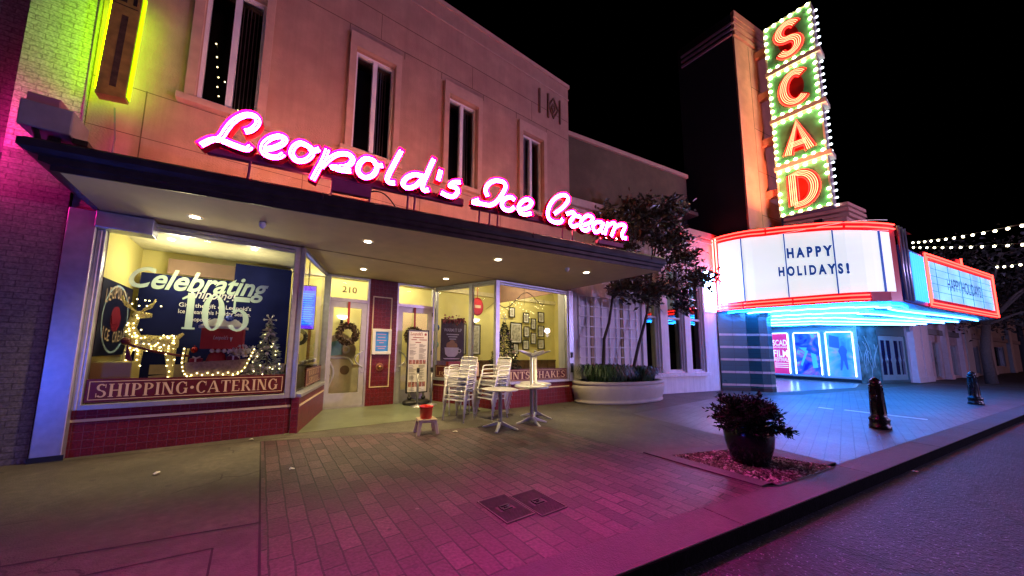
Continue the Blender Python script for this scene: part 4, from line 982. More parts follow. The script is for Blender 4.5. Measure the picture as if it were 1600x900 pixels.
# ================================================================== far row of shops
def far_shop(name, label, x0, y0, x1, y1, h, col, piers, doors, band):
    f = Fr(x0, y0, x1-x0, y1-y0); L = math.hypot(x1-x0, y1-y0)
    t = thing(name, label, 'building', tuple(f.pt(L/2, 0)))
    holes = [(a, c, d, e) for a, c, d, e, k in doors]
    b = MB(); wall_holes(b, f, 0, L, 0, h, holes, .3); b.box(0, L, h, h+.25, -.5, .1, f); obj('wall', b, mat(name+'_stucco', col, .8, var=.12, vs=2, bump=.3, bs=20), t)
    for a, c in piers:
        b = MB(); b.box(a, c, 0, h-.4, 0, .22, f); b.box(a-.05, c+.05, 0, .3, 0, .26, f); b.box(a-.06, c+.06, h-.6, h-.4, 0, .28, f); obj('pilaster', b, mat(name+'_pilaster', tuple(min(.7, q*1.35) for q in col), .75, var=.08), t)
    if band: b = MB(); b.box(0, L, band, band+.35, 0, .12, f); obj('sign_band', b, mat('grey_band', (.22, .24, .25), .7), t)
    for a, c, d, e, k in doors:
        b = MB(); b.frame(a, c, d, e, .09, -.2, -.08, f); 
        if k: b.box(a+(c-a)*.5-.05, a+(c-a)*.5+.05, d, e, -.2, -.08, f)
        o = obj('door' if k else 'window', b, M_aluw, t)
        b = MB(); b.quad(a+.05, c-.05, d, e, -.18, f); obj('glass', b, M_dglass, o)
        if k: b = MB(); b.tube([f.pt(a+(c-a)*.5-.12, 1., -.06), f.pt(a+(c-a)*.5-.12, 1.4, -.06)], .02, 6); obj('handle', b, M_alu, o)
    return t
far_shop('stucco_shopfront', 'pinkish stucco shopfront with dark glazed doors beyond the theatre doors', 31.25, 1.87, 44.2, .27, 6.2, (.50, .42, .45), [(.1, 1.5), (1.75, 3.2), (7.45, 8.2), (12.1, 12.9)], [(3.4, 5.0, 1.15, 2.5, 0), (5.2, 7.1, .1, 2.45, 1), (8.5, 11.9, .1, 2.35, 1)], 2.9)
far_shop('grey_shopfront', 'grey green shopfront farthest down the pavement under the street trees', 44.25, .26, 72, -3.2, 6.8, (.32, .36, .36), [(.1, 2.2), (9.6, 10.8), (20, 21.5)], [(3.0, 6.0, .1, 2.4, 1), (7.0, 9.3, .1, 2.4, 1), (12, 18, .6, 2.6, 0)], 3.0)
far_shop('end_shopfront', 'low dark block closing the far end of the street', 73, -3.4, 120, -9.5, 7.5, (.10, .10, .11), [(.1, 1.2)], [(4, 8, .1, 2.6, 1)], 0)

# ================================================================== foliage helpers
def leaf_mesh(name, pts, size, asp, m, parent=None, droop=.2, seed=1, base=None):
    """many pointed, slightly folded leaves at the given points"""
    rnd = random.Random(seed); v, f = [], []; o = base or Vector((0, 0, 0))
    for p in pts:
        d = Vector((rnd.gauss(0, 1), rnd.gauss(0, 1), rnd.gauss(.25, .8)))
        if len(p) > 3: d = Vector(p[3:6])+d*.45
        d.normalize(); s = size*rnd.uniform(.65, 1.25); n = d.cross(Vector((rnd.gauss(0, 1), rnd.gauss(0, 1), rnd.gauss(0, 1)))).normalized()
        u = d.cross(n); c = Vector(p[:3])-o; w = s*asp; k = len(v)
        v += [c, c+d*s*.5+n*w+u*w*.3, c+d*s+Vector((0, 0, -s*droop)), c+d*s*.5-n*w+u*w*.3, c+d*s*.5]
        f += [(k, k+1, k+4), (k+1, k+2, k+4), (k+2, k+3, k+4), (k+3, k, k+4)]
    me = bpy.data.meshes.new(name); me.from_pydata([tuple(q) for q in v], [], f); me.materials.append(m); me.update()
    return link(name, me, parent)
M_leaf = mat('magnolia_leaf', (.030, .034, .020), .3, var=.5, vs=14, spec=.6)
M_leafb = mat('magnolia_leaf_rusty', (.10, .055, .03), .5, var=.4, vs=14)
M_bark = mat('grey_bark', (.07, .055, .045), .85, var=.35, vs=12, bump=.6, bs=40)
def magnolia(label, trunk, blobs, seed, n):
    rnd = random.Random(seed); base = Vector(trunk[0])
    t = thing('magnolia_tree', label, 'tree', tuple(base), 'young magnolias in the oval planter')
    b = MB(); b.tube([Vector((x, y, 0)) for x, y in []] or trunk, .055, 8, r1=.028)
    tips = []
    for (c, r, w) in blobs:
        c = Vector(c)
        s = Vector(trunk[-1]) if c.z > trunk[-1][2]-.3 else Vector(trunk[-2])
        b.tube([s, s.lerp(c, .5)+Vector((rnd.uniform(-.1, .1), rnd.uniform(-.1, .1), .08)), c], .028, 6, r1=.012)
        for k in range(7):
            d = Vector((rnd.gauss(0, 1), rnd.gauss(0, 1), rnd.gauss(.2, .8))).normalized()*r*rnd.uniform(.6, 1.)
            b.tube([c, c+d*.5+Vector((0, 0, .05)), c+d], .011, 5, r1=.005); tips.append((c+d*.5, r*.40, w*.5)); tips.append((c+d*.9, r*.36, w))
    obj('trunk', b, M_bark, t)
    P, Q = [], []; tot = sum(w for _, _, w in tips)
    for (c, r, w) in tips:
        for k in range(int(n*w/tot)):
            d = Vector((rnd.gauss(0, 1), rnd.gauss(0, 1), rnd.gauss(0, .9)))*r*.55
            (P if rnd.random() < .78 else Q).append((*(c+d), *(d+Vector((0, 0, .12)))))
    leaf_mesh('crown', P, .20, .20, M_leaf, t, .15, seed, base); leaf_mesh('crown_rusty_leaves', Q, .19, .20, M_leafb, t, .25, seed+1, base)
    return t
magnolia('young magnolia with the bent trunk at the shop end of the oval planter', [(8.44, 5.9, .55), (8.47, 5.9, 1.05), (8.53, 5.9, 1.84), (8.80, 5.9, 2.35), (8.92, 5.88, 2.9), (9.0, 5.8, 3.6), (9.3, 5.75, 4.3)],
    [((9.0, 5.7, 5.1), .75, 1.3), ((9.9, 5.6, 5.6), .85, 1.5), ((9.5, 5.9, 4.5), .6, .8), ((8.75, 5.55, 3.35), .5, .7), ((9.5, 5.5, 3.5), .5, .6), ((10.2, 5.6, 6.2), .55, .7), ((8.5, 5.6, 5.5), .4, .3)], 11, 3700)
magnolia('straighter young magnolia at the theatre end of the oval planter', [(9.75, 5.8, .55), (9.85, 5.8, .97), (10.18, 5.8, 1.69), (10.5, 5.78, 2.3), (10.72, 5.75, 2.85), (10.85, 5.7, 3.7), (10.9, 5.6, 4.5)],
    [((10.9, 5.5, 5.4), .8, 1.3), ((11.5, 5.4, 6.2), .65, 1.0), ((11.9, 5.2, 4.6), .7, .9), ((12.6, 5.0, 4.0), .55, .6), ((11.2, 5.4, 3.6), .6, .7), ((12.1, 5.1, 3.2), .45, .45), ((11.9, 5.3, 5.5), .5, .6), ((10.5, 5.4, 3.35), .5, .45)], 23, 4000)
# street trees far right
M_oak = mat('oak_leaf', (.03, .03, .026), .5, var=.5, vs=10)
def street_tree(label, x, y, h, r, seed, n):
    rnd = random.Random(seed); base = Vector((x, y, 0)); t = thing('street_tree', label, 'tree', (x, y, 0), 'street trees beyond the marquee')
    b = MB(); b.tube([base, base+Vector((.1, .05, h*.25)), base+Vector((.2, -.1, h*.45))], .22, 8, r1=.15); fork = base+Vector((.2, -.1, h*.45)); P = []
    for k in range(9):
        a = k*2.4+seed; d = Vector((math.cos(a)*r*rnd.uniform(.5, .95), math.sin(a)*r*rnd.uniform(.5, .95), h*rnd.uniform(.08, .5)))
        e = fork+d; m_ = fork+d*.5+Vector((0, 0, .3)); b.tube([fork, m_, e], .09, 6, r1=.03)
        for j in range(6):
            q = e+Vector((rnd.gauss(0, 1), rnd.gauss(0, 1), rnd.gauss(0, .6)))*r*.3
            b.tube([m_.lerp(e, rnd.random()), q], .025, 5, r1=.008)
            for i in range(n//54): P.append(tuple(q+Vector((rnd.gauss(0, 1), rnd.gauss(0, 1), rnd.gauss(0, .7)))*r*.16))
    obj('trunk', b, M_bark, t); leaf_mesh('crown', P, .2, .32, M_oak, t, .2, seed, base)
street_tree('bushy street tree just beyond the front neon board', 35, -.6, 7.5, 3.2, 5, 3000)
street_tree('street tree at the right edge hanging low over the far pavement', 42.5, -3.0, 7.0, 3.3, 8, 3600)
street_tree('thin street tree farthest down the kerb', 52, -3.6, 9, 3.6, 9, 2400)
# ---- strings of lamps
def light_string(label, p, q, sag, n):
    p, q = Vector(p), Vector(q); t = thing('string_lights', label, 'string lights', tuple(p), 'strings of festoon bulbs across the street')
    pos = lambda s: p.lerp(q, s)-Vector((0, 0, sag*4*s*(1-s)))
    b = MB(); b.tube([pos(i/30) for i in range(31)], .012, 4); obj('cable', b, M_black, t)
    b0 = None
    for k in range(n):
        w = pos((k+.5)/n)-Vector((0, 0, .06))
        if b0 is None:
            b = MB(); b.ball((0, 0, 0), .04, 8, 5, 1.2); b0 = obj('bulb', b, emit('festoon_bulb', (1, .86, .55), 14), t, loc=w-p)
        else: c = b0.copy(); COL.objects.link(c); c.location = w-p
light_string('upper string of warm bulbs sloping up to the right above the front board', (30.97, 1.31, 8.06), (19.5, -1.9, 5.72), .12, 15)
light_string('lower, nearly level string of warm bulbs above the front board', (32.97, 1.41, 8.21), (22.0, -2.1, 5.4), .1, 14)
light_string('short faint string of bulbs low among the street trees', (33, -1.15, 6.45), (28, -1.7, 5.7), .05, 4)

# ================================================================== oval planter and its plants
M_pl = mat('cast_concrete_planter', (.46, .42, .37), .75, var=.1, vs=6, bump=.25, bs=60, var2=.2, vs2=1.2)
pc = (9.38, 5.98, 0); prot = math.atan2(-1.25, 8.15)
pt_ = thing('oval_planter', 'long oval cast concrete planter with a moulded rim in front of the white annex', 'planter', pc)
b = MB(); b.lathe([(.93, 0), (.955, .02), (.955, .06), (.93, .075), (.945, .13), (.985, .30), (1.0, .42), (.985, .50), (.965, .505), (.965, .52), (.99, .53), (.99, .60), (.95, .62), (.88, .62), (.87, .56)], pc, 56, 1.80, .72, prot, cap=False); obj('bowl', b, M_pl, pt_)
b = MB(); b.lathe([(.001, .57), (.88, .56)], pc, 40, 1.80, .72, prot, cap=False); obj('soil', b, MATS['dark_soil'], pt_)
M_grass = mat('lilyturf_blade', (.03, .075, .028), .4, var=.45, vs=12)
def tuft(label, c, rx_, ry_, n, h, seed):
    rnd = random.Random(seed); t = thing('lilyturf_clump', label, 'plant', c, 'grassy clumps in the oval planter')
    v, f = [], []
    for i in range(n):
        a = rnd.uniform(0, 6.283); q = math.sqrt(rnd.random()); ox, oy = rx_*q*math.cos(a), ry_*q*math.sin(a)
        d = Vector((math.cos(a)+rnd.gauss(0, .6), math.sin(a)+rnd.gauss(0, .6), 0)).normalized(); L = h*rnd.uniform(.7, 1.25); w = .011; sd = Vector((-d.y, d.x, 0))*w; p0 = Vector((ox, oy, 0)); k = len(v); sp = rnd.uniform(.25, .95)
        for j, (u, z) in enumerate(((0, 0), (.25, .55), (.6, .85), (1., .75-.5*sp))):
            p = p0+d*u*L*sp+Vector((0, 0, z*L)); ww = (1, 1, .8, .05)[j]; v += [p-sd*ww, p+sd*ww]
        f += [(k, k+1, k+3, k+2), (k+2, k+3, k+5, k+4), (k+4, k+5, k+7, k+6)]
    me = bpy.data.meshes.new('blades'); me.from_pydata([tuple(q) for q in v], [], f); me.materials.append(M_grass); me.update(); link('blades', me, t)
tuft('broad dark green lilyturf clump around the bent trunk', (8.75, 5.98, .58), .75, .38, 1500, .50, 1)
tuft('smaller lilyturf clump at the theatre end of the oval planter', (10.2, 5.85, .58), .62, .36, 1100, .44, 2)

# ================================================================== glazed pot in the gravel bed
gp = thing('glazed_pot', 'dark glossy glazed pot standing on the gravel bed by the kerb', 'pot', (5.70, 1.75, .012))
b = MB(); b.lathe([(.17, 0), (.19, .01), (.225, .12), (.262, .26), (.275, .38), (.262, .47), (.235, .515), (.245, .535), (.25, .55), (.235, .56), (.22, .54)], (5.70, 1.75, .012), 40); obj('body', b, mat('dark_teal_glaze', (.004, .007, .008), .14, var=.5, vs=7), gp)
b = MB(); b.lathe([(.001, .53), (.222, .53)], (5.70, 1.75, .012), 20, cap=False); obj('soil', b, MATS['dark_soil'], gp)
sh = thing('potted_shrub', 'bushy dark needle-leaved shrub growing in the glossy pot', 'plant', (5.70, 1.75, .54))
rnd = random.Random(4); b = MB(); P = []
for k in range(125):
    a = rnd.uniform(0, 6.283); el = rnd.uniform(-.15, 1.25); L = rnd.uniform(.28, .47)*(1 if el < .9 else .95)
    d = Vector((math.cos(a)*math.cos(el), math.sin(a)*math.cos(el), math.sin(el)*.95)); p0 = Vector((5.70, 1.75, .56)); e = p0+d*L
    if el < .1: e -= Vector((0, 0, .06))
    b.tube([p0, p0.lerp(e, .5)+Vector((0, 0, .04)), e], .006, 4, r1=.003)
    for i in range(56):
        s = rnd.uniform(.45, 1.02); q = p0.lerp(e, s)+Vector((0, 0, .04*(1-s)))
        P.append((*(q+Vector((rnd.gauss(0, 1), rnd.gauss(0, 1), rnd.gauss(0, 1)))*.016), *(d*.8+Vector((rnd.gauss(0, 1), rnd.gauss(0, 1), rnd.gauss(0, 1)))*.5)))
obj('stems', b, M_bark, sh); leaf_mesh('foliage', P, .062, .15, mat('needle_leaf', (.008, .026, .010), .7, var=.5, vs=20, spec=.12), sh, .1, 5, Vector((5.70, 1.75, .54)))
# gravel
M_grav = mat('bark_gravel', (.12, .075, .06), .55, var=.5, vs=30, spec=.6); speckle(M_grav, 24, .28, (.45, .38, .36)); speckle(M_grav, 21, .3, (.03, .018, .015))
rnd = random.Random(9); b = MB(); 
def in_bed(x, y):
    s = 0
    for (x0, y0), (x1, y1) in zip(BED, BED[1:]+BED[:1]):
        if (x1-x0)*(y-y0)-(y1-y0)*(x-x0) < .012: return False
    return True
cnt = 0
while cnt < 3000:
    x, y = rnd.uniform(5.0, 6.55), rnd.uniform(1.05, 2.5)
    if not in_bed(x, y): continue
    cnt += 1; r = rnd.choice((.010, .013, .016, .022, .027)); z = .008+rnd.uniform(0, .012); k = [rnd.uniform(.6, 1.2) for _ in range(6)]
    v = [(x+r*k[0], y, z), (x-r*k[1], y+r*.3, z), (x, y+r*k[2], z+r*.2), (x, y-r*k[3], z), (x, y, z+r*.8*k[4]), (x, y, z-r*.5)]
    b.mesh(v, [(0, 2, 4), (2, 1, 4), (1, 3, 4), (3, 0, 4), (2, 0, 5), (1, 2, 5), (3, 1, 5), (0, 3, 5)])
struct('gravel', b, M_grav, 'stuff')

# ================================================================== bollards
M_cast = mat('black_cast_iron', (.012, .012, .014), .28, .2, var=.3, vs=10, bump=.1)
def bollard(label, x, y):
    t = thing('bollard', label, 'bollard', (x, y, 0), 'cast iron bollards along the kerb')
    b = MB(); b.lathe([(.155, 0), (.155, .07), (.14, .085), (.14, .17), (.15, .18), (.15, .21), (.115, .25), (.105, .30), (.088, .85), (.10, .865), (.10, .89), (.085, .90)], (x, y, 0), 16); obj('post', b, M_cast, t)
    b = MB(); b.lathe([(.085, .90), (.088, .93), (.075, .98), (.045, 1.02), (.012, 1.045), (.001, 1.047)], (x, y, 0), 16); obj('cap', b, M_cast, t)
    b = MB()
    for k in range(8):
        a = k*math.pi/4; b.tube([(x+.107*math.cos(a), y+.107*math.sin(a), .3), (x+.09*math.cos(a), y+.09*math.sin(a), .84)], .009, 4)
    obj('flutes', b, M_cast, t)
bollard('nearer black bollard, standing on the blue-lit pavement past the potted shrub', 10.8, 1.12)
bollard('farther black bollard, beneath the right-hand neon board', 19.2, .0)

# ================================================================== utility covers
M_iron = mat('cast_iron_cover', (.06, .042, .047), .6, .3, var=.3, vs=20)
def cover(label, c):
    t = thing('utility_cover', label, 'utility cover', (*c, .006), 'utility covers in the brick paving'); x, y = c; f = Fr(x-.17, y-.2)
    b = MB(); b.bw(x-.165, x+.165, y-.225, y+.225, -.02, .008); obj('plate', b, M_iron, t)
    b = MB()
    for k in range(26):
        if 9 < k < 16: 
            b.bw(x-.15, x-.09, y-.21+k*.0165, y-.203+k*.0165, .008, .013); b.bw(x+.09, x+.15, y-.21+k*.0165, y-.203+k*.0165, .008, .013)
        else: b.bw(x-.15, x+.15, y-.21+k*.0165, y-.203+k*.0165, .008, .013)
    obj('ribs', b, M_iron, t)
    b = MB(); b.bw(x-.17, x-.158, y-.23, y+.23, .0, .014); b.bw(x+.158, x+.17, y-.23, y+.23, .0, .014); b.bw(x-.158, x+.158, y+.218, y+.23, 0, .014); b.bw(x-.158, x+.158, y-.23, y-.218, 0, .014)
    obj('rim', b, mat('worn_iron_rim', (.11, .085, .09), .5, .4), t)
    b = MB(); b.bw(x-.055, x+.055, y-.04, y-.025, .008, .018); b.bw(x-.055, x+.055, y+.025, y+.04, .008, .018); b.bw(x-.06, x-.045, y-.02, y+.02, .008, .018); b.tube([(x-.02, y-.01, .012), (x+.05, y+.012, .012)], .009, 5); obj('lifting_key', b, M_black, t)
cover('ribbed iron utility cover in the brick paving, the left one of the pair', (2.05, 2.52)); cover('ribbed iron utility cover in the brick paving, the right one of the pair', (2.40, 2.45))

# ================================================================== stacked bistro chairs
M_chair = mat('polished_chair_aluminium', (.82, .82, .86), .3, .3, var=.08, vs=30)
def make_chair():
    t = thing('bistro_chair', 'x', 'chair')
    r = .0125
    # faces +y; seat .45 high
    for s in (-1, 1):
        b = MB(); b.tube([(s*.25, .24, 0), (s*.245, .22, .45), (s*.25, .19, .645), (s*.25, .12, .665), (s*.245, -.16, .665), (s*.235, -.20, .655)], r, 8); obj('leg', b, M_chair, t)
        b = MB(); b.tube([(s*.22, -.27, 0), (s*.215, -.20, .30), (s*.21, -.18, .45), (s*.205, -.235, .70), (s*.20, -.26, .80)], r, 8); obj('leg', b, M_chair, t)
    b = MB(); b.tube([(-.20, -.26, .80), (-.19, -.267, .83), (-.15, -.272, .845), (.15, -.272, .845), (.19, -.267, .83), (.20, -.26, .80)], r, 8); obj('back_rail', b, M_chair, t)
    b = MB(); b.tube([(-.235, .21, .43), (-.215, -.17, .42), (.215, -.17, .42), (.235, .21, .43), (-.235, .21, .43)], .010, 6); obj('seat_frame', b, M_chair, t)
    b = MB()
    for k in range(7):
        y = -.16+k*.06; b.bw(-.225, .225, y, y+.047, .436-.004*abs(k-3), .444-.004*abs(k-3))
    obj('seat', b, M_chair, t)
    b = MB()
    for k in range(4):
        z = .56+k*.066; y = -.205-(z-.5)*.17; b.bw(-.205, .205, y-.006, y+.002, z, z+.05)
    obj('backrest', b, M_chair, t)
    return t
chair = make_chair(); first = True
def stack(x, y, rz, n, where, step=(.0, -.03, .092)):
    global first
    ords = ['bottom', 'second from the bottom', 'third from the bottom', 'fourth from the bottom', 'fifth from the bottom', 'top']
    for k in range(n):
        w = 'top' if k == n-1 else ords[k]
        dx, dy = step[1]*math.sin(rz)*-1*k, step[1]*math.cos(rz)*k
        lab = f'{w} chair of the {where}'
        if first:
            o = chair; o.location = (x, y, 0); o.rotation_euler = (0, 0, rz); o['label'] = lab; o['group'] = 'stacked aluminium chairs'; first = False
        else: o = dup(chair, (x+dx, y+dy, step[2]*k), rz, lab)
stack(3.62, 6.02, R(118), 6, 'left aluminium stack beside the red bucket')
stack(4.36, 5.86, R(98), 6, 'right aluminium stack beside the lone round table')
stack(3.95, 6.72, R(170), 3, 'rear aluminium stack half hidden by the others')
# ---- tables
M_tab = mat('aluminium_table', (.62, .62, .65), .32, .45, var=.1, vs=20)
def make_table(h=.74):
    t = thing('bistro_table', 'x', 'table', group='round aluminium tables')
    b = MB(); b.lathe([(.001, h-.02), (.33, h-.02), (.345, h-.012), (.345, h-.004), (.33, h), (.001, h)], (0, 0, 0), 36, cap=False); obj('tabletop', b, M_tab, t)
    b = MB(); b.lathe([(.036, .09), (.036, h-.04), (.12, h-.03), (.12, h-.02)], (0, 0, 0), 14); obj('column', b, M_tab, t)
    for k in range(4):
        a = k*math.pi/2+.4; b = MB(); c, s = math.cos(a), math.sin(a); f = Fr(0, 0, c, s)
        b.shape([(.0, .13), (.03, .07), (.16, .035), (.30, .0), (.345, .0), (.345, .02), (.22, .062), (.06, .13)], -.026, .026, f); obj('foot', b, M_tab, t, .008)
    return t
tb = make_table(); tb.location = (3.91, 4.98, 0); tb['label'] = 'small round aluminium table alone in front of the right chair stack'
tb.rotation_euler = (0, 0, .3)
dup(tb, (4.76, 5.02, 0), .9, 'front one of the two round tables that carry another table upside down')
dup(tb, (5.22, 5.38, 0), .2, 'rear one of the two round tables that carry another table upside down')
for (x, y, a, l) in ((4.76, 5.02, .4, 'upturned round table with its feet in the air, on the front table'), (5.22, 5.38, 1.2, 'upturned round table with its feet in the air, on the rear table')):
    o = dup(tb, (x, y, 1.484), a, l); o.rotation_euler = (math.pi, 0, a)
# ---- stool and bucket
M_plas = mat('beige_plastic', (.52, .42, .28), .45, var=.06)
st = thing('step_stool', 'low beige plastic step stool in front of the shop entry', 'stool', (2.55, 5.36, 0)); f = Fr(2.55, 5.36, .98, -.2)
b = MB(); b.box(-.17, .17, .235, .26, -.13, .13, f); b.box(-.165, .165, .20, .236, -.125, .125, f); obj('top', b, M_plas, st, .012)
for sx in (-1, 1):
    for sy in (-1, 1):
        b = MB(); P0 = [(sx*.165, sy*.125), (sx*.10, sy*.125), (sx*.10, sy*.095), (sx*.165, sy*.095)]; k = len(b.v)
        top = [f.pt(x, .21, y) for x, y in P0]; bot = [f.pt(x*1.22+(0 if abs(x) > .12 else sx*.02), 0, y*1.22) for x, y in P0]
        b.face(bot[::-1])
        for i in range(4): b.face([bot[i], bot[(i+1) % 4], top[(i+1) % 4], top[i]])
        obj('leg', b, M_plas, st, .006)
bk = thing('red_bucket', 'bright red plastic bucket standing on the beige step stool', 'bucket', (2.54, 5.36, .26))
b = MB(); b.lathe([(.095, 0), (.10, .005), (.118, .19), (.126, .19), (.126, .212), (.118, .215), (.112, .19), (.092, .012), (.001, .01)], (2.54, 5.36, .26), 28); obj('body', b, mat('red_plastic', (.65, .012, .015), .35, var=.05), bk)
b = MB(); b.tube([(2.54+.128*math.cos(a), 5.36+.128*math.sin(a)*.35-.07*math.sin(a), .26+.19-.06*math.sin(a)) for a in [math.pi*i/12 for i in range(13)]], .004, 5); obj('bail_handle', b, M_alu, bk)
# ---- poster stand and queue posts
ps = thing('menu_stand', 'tall white menu poster in a black frame by the right door', 'sign stand', (3.56, 8.15, 0)); f = Fr(3.56, 8.15)
b = MB(); b.frame(-.31, .31, .30, 1.98, .03, -.03, .02, f); b.box(-.28, .28, .33, 1.95, -.03, .0, f); obj('frame', b, M_black, ps, .006)
b = MB(); b.quad(-.28, .28, .33, 1.95, .004, f); po = obj('poster', b, mat('menu_paper', (.80, .76, .75), .6, var=.03), ps)
b = MB(); put_text(b, "Leopold's", f, -.05, 1.83, .12, .006, .36, .006, .35); b.disc((.21, 1.86), .035, f, .006, 14)
for x0, x1, z in ((-.2, -.05, 1.70), (.03, .25, 1.70), (-.08, .08, 1.63), (-.16, .16, 1.76)): b.quad(x0, x1, z, z+.02, .006, f)
obj('title', b, mat('menu_red', (.30, .03, .05), .5), po)
random.seed(5)
for cx0 in (-.24, .03):
    for z0, z1 in ((1.18, 1.58), (.62, 1.02), (.36, .40)):
        z = z1; b = MB()
        while z > z0: b.quad(cx0, cx0+random.uniform(.1, .21), z, z+.012, .006, f); z -= random.choice((.022, .022, .04))
        obj('text_block', b, mat('menu_grey', (.30, .27, .27), .6), po)
for k in range(10):
    pass
b = MB()
for z0 in (1.06, .46):
    for k in range(5): b.quad(-.25+k*.1, -.165+k*.1, z0, z0+.11 if z0 > 1 else z0+.13, .0065, f)
obj('photo_strip', b, mat('menu_photos', (.35, .14, .12), .5, var=.9, vs=22), po)
b = MB()
for x in (-.2, .2): b.tube([f.pt(x, .1, 0), f.pt(x, .3, 0)], .03, 8); b.lathe([(.05, .08), (.06, .1), (.06, .14), (.03, .16)], tuple(f.pt(x, .06, 0)), 12)
b.lathe([(.30, .0), (.33, .02), (.33, .09), (.26, .13), (.001, .135)], (3.56, 8.15, .0), 24, 1.15, .75); obj('base', b, M_black, ps)
def stanchion(label, x, y):
    t = thing('queue_post', label, 'queue post', (x, y, 0), 'queue posts by the menu stand')
    b = MB(); b.lathe([(.17, 0), (.17, .012), (.05, .035), (.03, .05)], (x, y, 0), 20); obj('foot', b, M_alu, t)
    b = MB(); b.tube([(x, y, .04), (x, y, .86)], .03, 10); obj('post', b, mat('grey_post', (.30, .30, .31), .35, .6), t)
    b = MB(); b.lathe([(.036, .86), (.04, .87), (.04, .96), (.03, .975), (.001, .978)], (x, y, 0), 12); obj('belt_head', b, M_black, t)
stanchion('queue post in front of the menu stand', 3.46, 7.86); stanchion('queue post at the right edge of the menu stand', 3.90, 7.96)
# ---- wreaths
def wreath(label, x, z, seed):
    y = 8.43; t = thing('wreath', label, 'wreath', (x, y, z), 'door wreaths hung on ribbons'); rnd = random.Random(seed); P = []
    for k in range(900):
        a = rnd.uniform(0, 6.283); ph = rnd.uniform(0, 6.283); r = .185; q = .075*rnd.uniform(.6, 1.05)
        p = Vector((x+(r+q*math.cos(ph))*math.cos(a), y-.0+q*math.sin(ph)*.6, z+(r+q*math.cos(ph))*math.sin(a))); d = Vector((math.cos(a+.8), -.5, math.sin(a+.8)))
        P.append((*p, *d))
    b = MB(); b.tube([(x+.185*math.cos(a), y, z+.185*math.sin(a)) for a in [6.2832*i/24 for i in range(25)]], .045, 8, cap=False); obj('ring', b, mat('wreath_brown', (.05, .028, .016), .8), t)
    leaf_mesh('leaves', P, .07, .3, mat('dried_leaf', (.085, .05, .03), .6, var=.5, vs=25), t, .1, seed, Vector((x, y, z)))
    b = MB(); b.face([(x-.028, y-.02, z+.17), (x+.028, y-.02, z+.17), (x+.03, y+.0, 2.62), (x-.03, y+.0, 2.62)]); b.face([(x+.028, y-.024, z+.17), (x-.028, y-.024, z+.17), (x-.03, y-.004, 2.62), (x+.03, y-.004, 2.62)]); obj('ribbon', b, mat('red_ribbon', (.30, .008, .015), .5), t)
wreath('brown leafy wreath on a red ribbon on the left door', 1.775, 1.81, 1); wreath('brown leafy wreath on a red ribbon on the right door, behind the menu stand', 3.55, 1.80, 2)
# ---- wall case and bell on the pier
f = Fr(0, 8.44)
wc = thing('menu_case', 'white framed case with a blue notice on the maroon tiled pier', 'notice case', (2.63, 8.43, 1.3))
b = MB(); b.frame(2.39, 2.89, 1.31, 1.97, .075, .0, .06, f); obj('frame', b, M_white, wc, .008)
b = MB(); b.box(2.465, 2.815, 1.385, 1.895, .0, .01, f); nt_ = obj('notice', b, emit('blue_notice', (.03, .14, .30), .55, .3, 6), wc)
b = MB()
for z, w in ((1.82, .24), (1.74, .2), (1.66, .26), (1.60, .12), (1.50, .26), (1.45, .18)): b.quad(2.64-w/2, 2.64+w/2, z, z+.025, .0125, f)
obj('notice_text', b, emit('notice_text', (.30, .16, .22), .6), nt_)
bl_ = thing('brass_bell', 'round brass wall bell on the tiled pier below the notice case', 'bell', (2.62, 8.43, .98))
b = MB(); b.lathe([(.10, 0), (.105, .015), (.09, .02)], (0, 0, 0), 20); b.v = [(2.62+x, 8.44-z, .98+y) for x, y, z in b.v]; obj('back_plate', b, mat('old_copper', (.30, .12, .07), .4, .6), bl_)
b = MB(); b.lathe([(.06, .02), (.055, .05), (.035, .075), (.001, .085)], (0, 0, 0), 18); b.v = [(2.62+x, 8.44-z, .98+y) for x, y, z in b.v]; obj('dome', b, mat('brass', (.45, .25, .12), .25, .9), bl_)
# ---- small framed board behind the chairs
fbp = thing('framed_board', 'small black framed board with a pale picture behind the right chair stack', 'sign', (4.35, 6.75, .0)); f = Fr(4.42, 6.72, .95, -.3)
b = MB(); b.frame(-.17, .17, .80, 1.20, .022, -.02, .01, f); b.box(-.15, .15, .82, 1.18, -.02, .0, f); b.tube([f.pt(0, 0, -.02), f.pt(0, .8, -.02)], .02, 8); b.box(-.15, .15, 0, .02, -.15, .15, f); obj('frame', b, M_black, fbp)
b = MB(); b.quad(-.145, .145, .825, 1.175, .003, f); pp = obj('picture', b, mat('pink_paper', (.62, .42, .36), .6), fbp)
b = MB(); b.tube([f.pt(-.04+.07*math.sin(i*.6), .88+i*.025, .006) for i in range(10)], .009, 5); obj('drawing', b, mat('menu_red', (.3, .03, .05)), pp)
# ---- litter
def litter(label, x, y, r, seed, m):
    rnd = random.Random(seed); b = MB(); pts = [(x+r*rnd.uniform(.5, 1)*math.cos(a), y+r*rnd.uniform(.4, .9)*math.sin(a), .008+rnd.uniform(0, .025)) for a in [6.283*i/7 for i in range(7)]]
    for i in range(7): b.face([pts[i], pts[(i+1) % 7], (x, y, .03)])
    o = obj('paper_scrap', b, m); tag(o, label, 'litter', 'scraps of paper on the pavement')
M_pap = mat('paper_scrap', (.7, .68, .62), .7)
litter('crumpled white paper scrap on the brick by the step stool', 3.02, 5.15, .07, 1, M_pap); litter('white paper scrap on the pavement behind the tables', 5.0, 6.2, .07, 2, M_pap)
litter('tiny paper scrap on the pavement below the shipping window', -.02, 6.3, .05, 3, M_pap); litter('thin scrap of paper on the brick near the bay corner', .42, 4.6, .05, 4, M_pap); litter('flat paper scrap left of the entry on pale concrete', -.9, 5.2, .045, 5, M_pap)
